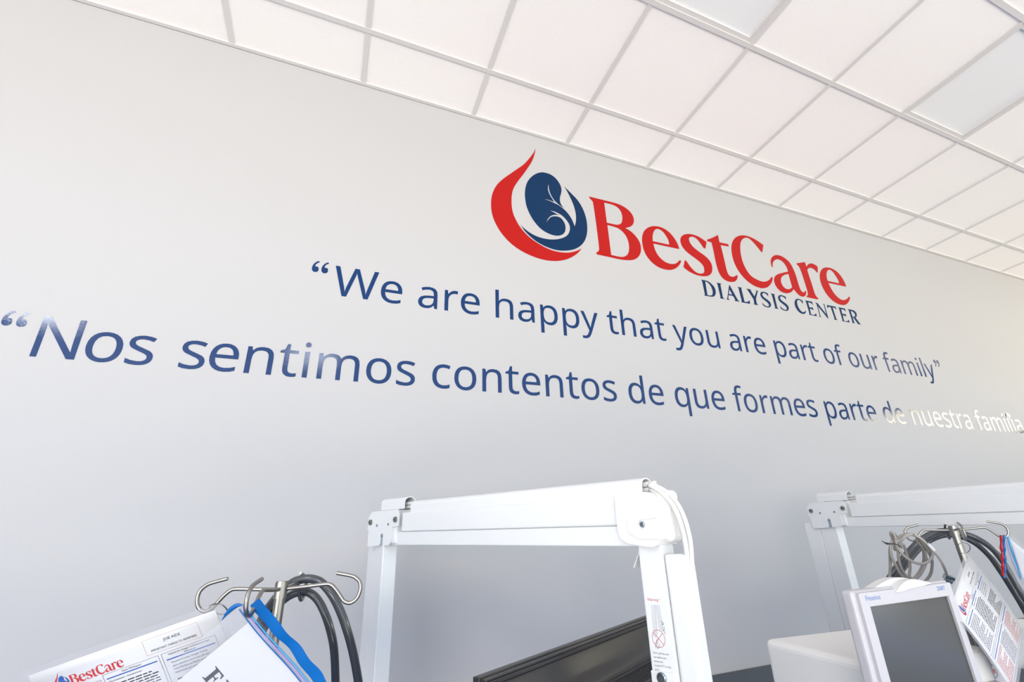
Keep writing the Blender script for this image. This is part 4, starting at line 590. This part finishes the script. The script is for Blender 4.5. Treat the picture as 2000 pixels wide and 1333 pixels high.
for k, (yy, mt, rr_) in enumerate(((-.0195, BLUEL, .0011), (-.0235, VIOL, .0015), (-.0285, BLUES, .0010))): m.tube([(-.006 + .236 * i / 24, yy, zs * (.004 + .002 * math.sin(i / 24 * 9))) for i in range(25)], rr_, mt, 6)
m.build('zip_closure', bag)
m = MB(BM); m.tube(cr3([(-.006, -.026, -zs * .004), (-.0125, -.036, -zs * .006), (-.0135, -.050, -zs * .006), (-.010, -.066, -zs * .006)], 6), lambda t: .0035 * math.sin(math.pi * min(max(t, .08), .92)), BLUES, 10); m.build('zip_tail', bag)
card = thing('paper_card', 'white paper printed with a large black letter, inside the clear zip bag', 'paper', at(490, 1213, .70))
PM = frame(at(490, 1213, .70), BA, -BB)
m = MB(PM); m.box((.125, -.09, 0), (.25, .18, .0006), PAPER); m.build('sheet', card)
Eserif = [(0, 0), (.50, 0), (.53, .20), (.49, .20), (.45, .07), (.38, .045), (.25, .045), (.25, .32), (.33, .32), (.37, .30), (.38, .22), (.41, .22), (.41, .46), (.38, .46), (.37, .385), (.33, .365), (.25, .365), (.25, .62), (.36, .62), (.43, .60), (.47, .49), (.51, .49), (.49, .67), (0, .67), (0, .64), (.08, .62), (.10, .58), (.10, .09), (.08, .045), (0, .03)]
o_ = Matrix.Translation(PM.inverted() @ at(395.5, 1323, .70)) @ Matrix.Translation((0, 0, zs * .0007))
es = .0385
Xserif = [(0.0, 0), (.22, 0), (.22, .03), (.17, .045), (.29, .27), (.42, .06), (.36, .03), (.36, 0), (.66, 0), (.66, .03), (.60, .05), (.39, .36), (.56, .60), (.64, .64), (.64, .67), (.40, .67), (.40, .64), (.46, .61), (.345, .43), (.24, .59), (.28, .64), (.28, .67), (.0, .67), (.0, .64), (.06, .61), (.265, .32), (.10, .06), (0, .03)]
m = MB(PM); m.prism([[(x * es, y * es) for x, y in Eserif]], INK, o_, .0001); m.prism([[(x * es + .66 * es, y * es) for x, y in Xserif]], INK, o_, .0001); m.build('printed_letters', card)

# clear bag with sliders on the right pole
b2 = thing('slider_bag', 'clear bag with red and blue slider strips, hooked on the right drip pole', 'bag', at(1961, 1046, 1.38))
A8 = (1880, 1020, 4.26)
q = lambda x, y, d: at(A8[0] + x / A8[2], A8[1] + y / A8[2], d)
def quad(mb, c, mt, nu=12, nv=8, amp=.003):
    c = [Vector(p) for p in c]; nrm = (c[1] - c[0]).cross(c[3] - c[0]).normalized()
    mb.grid(lambda u, v: (c[0] * (1 - u) + c[1] * u) * (1 - v) + (c[3] * (1 - u) + c[2] * u) * v + nrm * amp * math.sin(u * 8 + v * 5), nu, nv, mt)
m = MB(); quad(m, [q(350, 90, 1.385), q(620, 300, 1.35), q(640, 760, 1.35), q(372, 400, 1.385)], BAG); m.build('front_film', b2)
m = MB(); quad(m, [q(348, 60, 1.40), q(620, 260, 1.385), q(640, 790, 1.385), q(368, 390, 1.40)], BAG); m.build('back_film', b2)
m = MB(); quad(m, [q(362, 120, 1.378), q(385, 130, 1.375), q(496, 480, 1.352), q(478, 470, 1.355)], BLUEL, 3, 12, .002); m.build('zip_top_strip', b2)
m = MB(); m.tube(cr3([q(366, 160, 1.378), q(400, 290, 1.370), q(450, 410, 1.362), q(488, 492, 1.352)], 6), .0011, VIOL, 6); m.build('zip_closure', b2)
slr = lambda t: .0032 + .0012 * math.sin(t * 26) * math.sin(t * math.pi)
m = MB(); m.tube(cr3([q(322, 112, 1.372), q(322, 200, 1.371), q(330, 280, 1.37), q(334, 360, 1.37), q(337, 445, 1.37)], 6), slr, REDS, 12); m.build('red_slider_strip', b2)
m = MB(); m.tube(cr3([q(344, 110, 1.378), q(344, 200, 1.377), q(350, 290, 1.377), q(352, 380, 1.377), q(346, 466, 1.375)], 6), slr, BLUES, 12); m.build('blue_slider_strip', b2)
ins = MB(); quad(ins, [q(392, 140, 1.380), q(620, 320, 1.365), q(640, 640, 1.365), q(497, 470, 1.372)], PAPER, 8, 8, .001)
tag(ins.build('folded_paper', None, False, .0006), 'folded white papers inside the clear bag at the right edge', 'paper')

# ------------------------------------------------------------------ dialysis machine on the right
mc = thing('dialysis_machine', 'white dialysis machine with a dark screen at the lower right', 'dialysis machine', (1.5, -.95, 0))
BR = Matrix.Translation((1.257, -1.12, 0)) @ Matrix.Rotation(math.radians(-7), 4, 'Z'); ZB = 1.33
m = MB(BR); m.box((.195, .175, ZB / 2 + .03), (.39, .35, ZB - .06), CREAM, bev=.018, seg=4); m.box((.215, -.004, ZB / 2), (.32, .02, ZB - .14), LAV, bev=.004); m.build('cabinet', mc)
for x in (.06, .33):
    for y in (.06, .30):
        w = MB(BR); w.cyl((x - .012, y, .031), (x + .012, y, .031), .03, BLACKM); w.cyl((x, y, .03), (x, y, .075), .010, STEEL); w.build('caster', mc)
# monitor: faces the room, its front parallel to the wall
MX0, MX1, MY, MZ0, MZ1 = 1.194, 1.560, -1.180, 1.165, 1.487
MM = frame((MX0, MY, MZ1), (1, 0, 0), (0, 0, 1)); MW, MH = MX1 - MX0, MZ1 - MZ0
m = MB(MM)
m.box((MW / 2, -MH / 2, -.022), (MW, MH, .030), LAV, bev=.008, seg=3)
for x0, x1, y0, y1 in ((.012, .040, -MH + .01, -.005), (MW - .030, MW - .008, -MH + .01, -.005), (.040, MW - .030, -.034, -.005), (.040, MW - .030, -MH + .01, -MH + .034)):
    m.box(((x0 + x1) / 2, (y0 + y1) / 2, -.004), (x1 - x0, y1 - y0, .010), LAV, bev=.0008)
mon = m.build('monitor_housing', mc)
m = MB(MM); m.box(((.040 + MW - .030) / 2, -MH / 2, -.0062), (MW - .069, MH - .067, .002), SCREEN); m.build('screen', mon)
m = MB(MM)
hp = smooth_loop([(-.058, -.009, 1), (-.040, .001, 0), (-.015, .010, 0), (.015, .014, 0), (.045, .0095, 0), (.085, .001, 1), (.05, -.003, 0), (.0, -.005, 0), (-.03, -.009, 0)], 4)
m.prism([[(x + .195, y - .002) for x, y in hp]], WPLAS, Matrix.Translation((0, 0, -.008)), .012)
m.prism([[(x, y) for x, y in smooth_loop([(.085, -.004, 1), (.110, .004, 0), (.15, .013, 0), (.185, .016, 0), (.225, .012, 0), (.27, -.004, 1)], 5)]], WPLAS, Matrix.Translation((0, 0, -.028)), .012); m.build('handle', mon)
for body, x, y, s, al in (('Fresenius', .030, -.0215, .0150, 'LEFT'), ('2008T', MW - .035, -.0200, .0140, 'RIGHT')):
    m = MB(MM); v, f = text2d(body, s, al, .92); m.add([Vector((p.x + x, p.y + y, .0012)) for p in v], f, LBLUE); m.build('maker_lettering', mon)
m = MB(); m.box(((MX0 + MX1) / 2, -1.15, 1.25), (.14, .04, .16), LAV, bev=.006); m.build('monitor_mount', mc)
# side pump module right of the monitor, with small pictograms
SM = frame((1.642, -1.128, 1.375), (1, 0, 0), (0, 0, 1))
m = MB(SM); m.box((.062, -.20, -.014), (.124, .40, .028), LAV, bev=.006, seg=3); m.box((.022, -.20, .002), (.006, .39, .004), WPLAS, bev=.001); pm = m.build('pump_module', mc)
m = MB(SM)
for k in range(24):
    a, b = 2 * math.pi * k / 24, 2 * math.pi * (k + 1) / 24
    m.add([(.060 + r * .8 * math.cos(t), -.112 + r * .8 * math.sin(t), .0004) for r, t in ((.017, a), (.017, b), (.0185, b), (.0185, a))], [(0, 1, 2, 3)], DARKRED)
m.box((.055, -.098, .001), (.004, .008, .001), DARKRED); m.box((.061, -.112, .001), (.010, .008, .001), INKP); m.box((.048, -.070, .001), (.010, .010, .001), GREYC); m.build('pictograms', pm)
# rounded white arm of the infusion holder at the far right
cn = MB(); cn.box((0, 0, 0), (.16, .14, .17), CREAM, M=frame(at(2030, 1262, 1.62), (1, -.12, 0), (0, 0, 1)), bev=.03, seg=4); cn.box((0, -.78, 0), (.05, .05, 1.42), CREAM, M=frame(at(2030, 1262, 1.62), (1, -.12, 0), (0, 0, 1)), bev=.01)
tag(cn.build('white_canister'), 'rounded cream canister half hidden behind the right laminated sheet', 'canister')
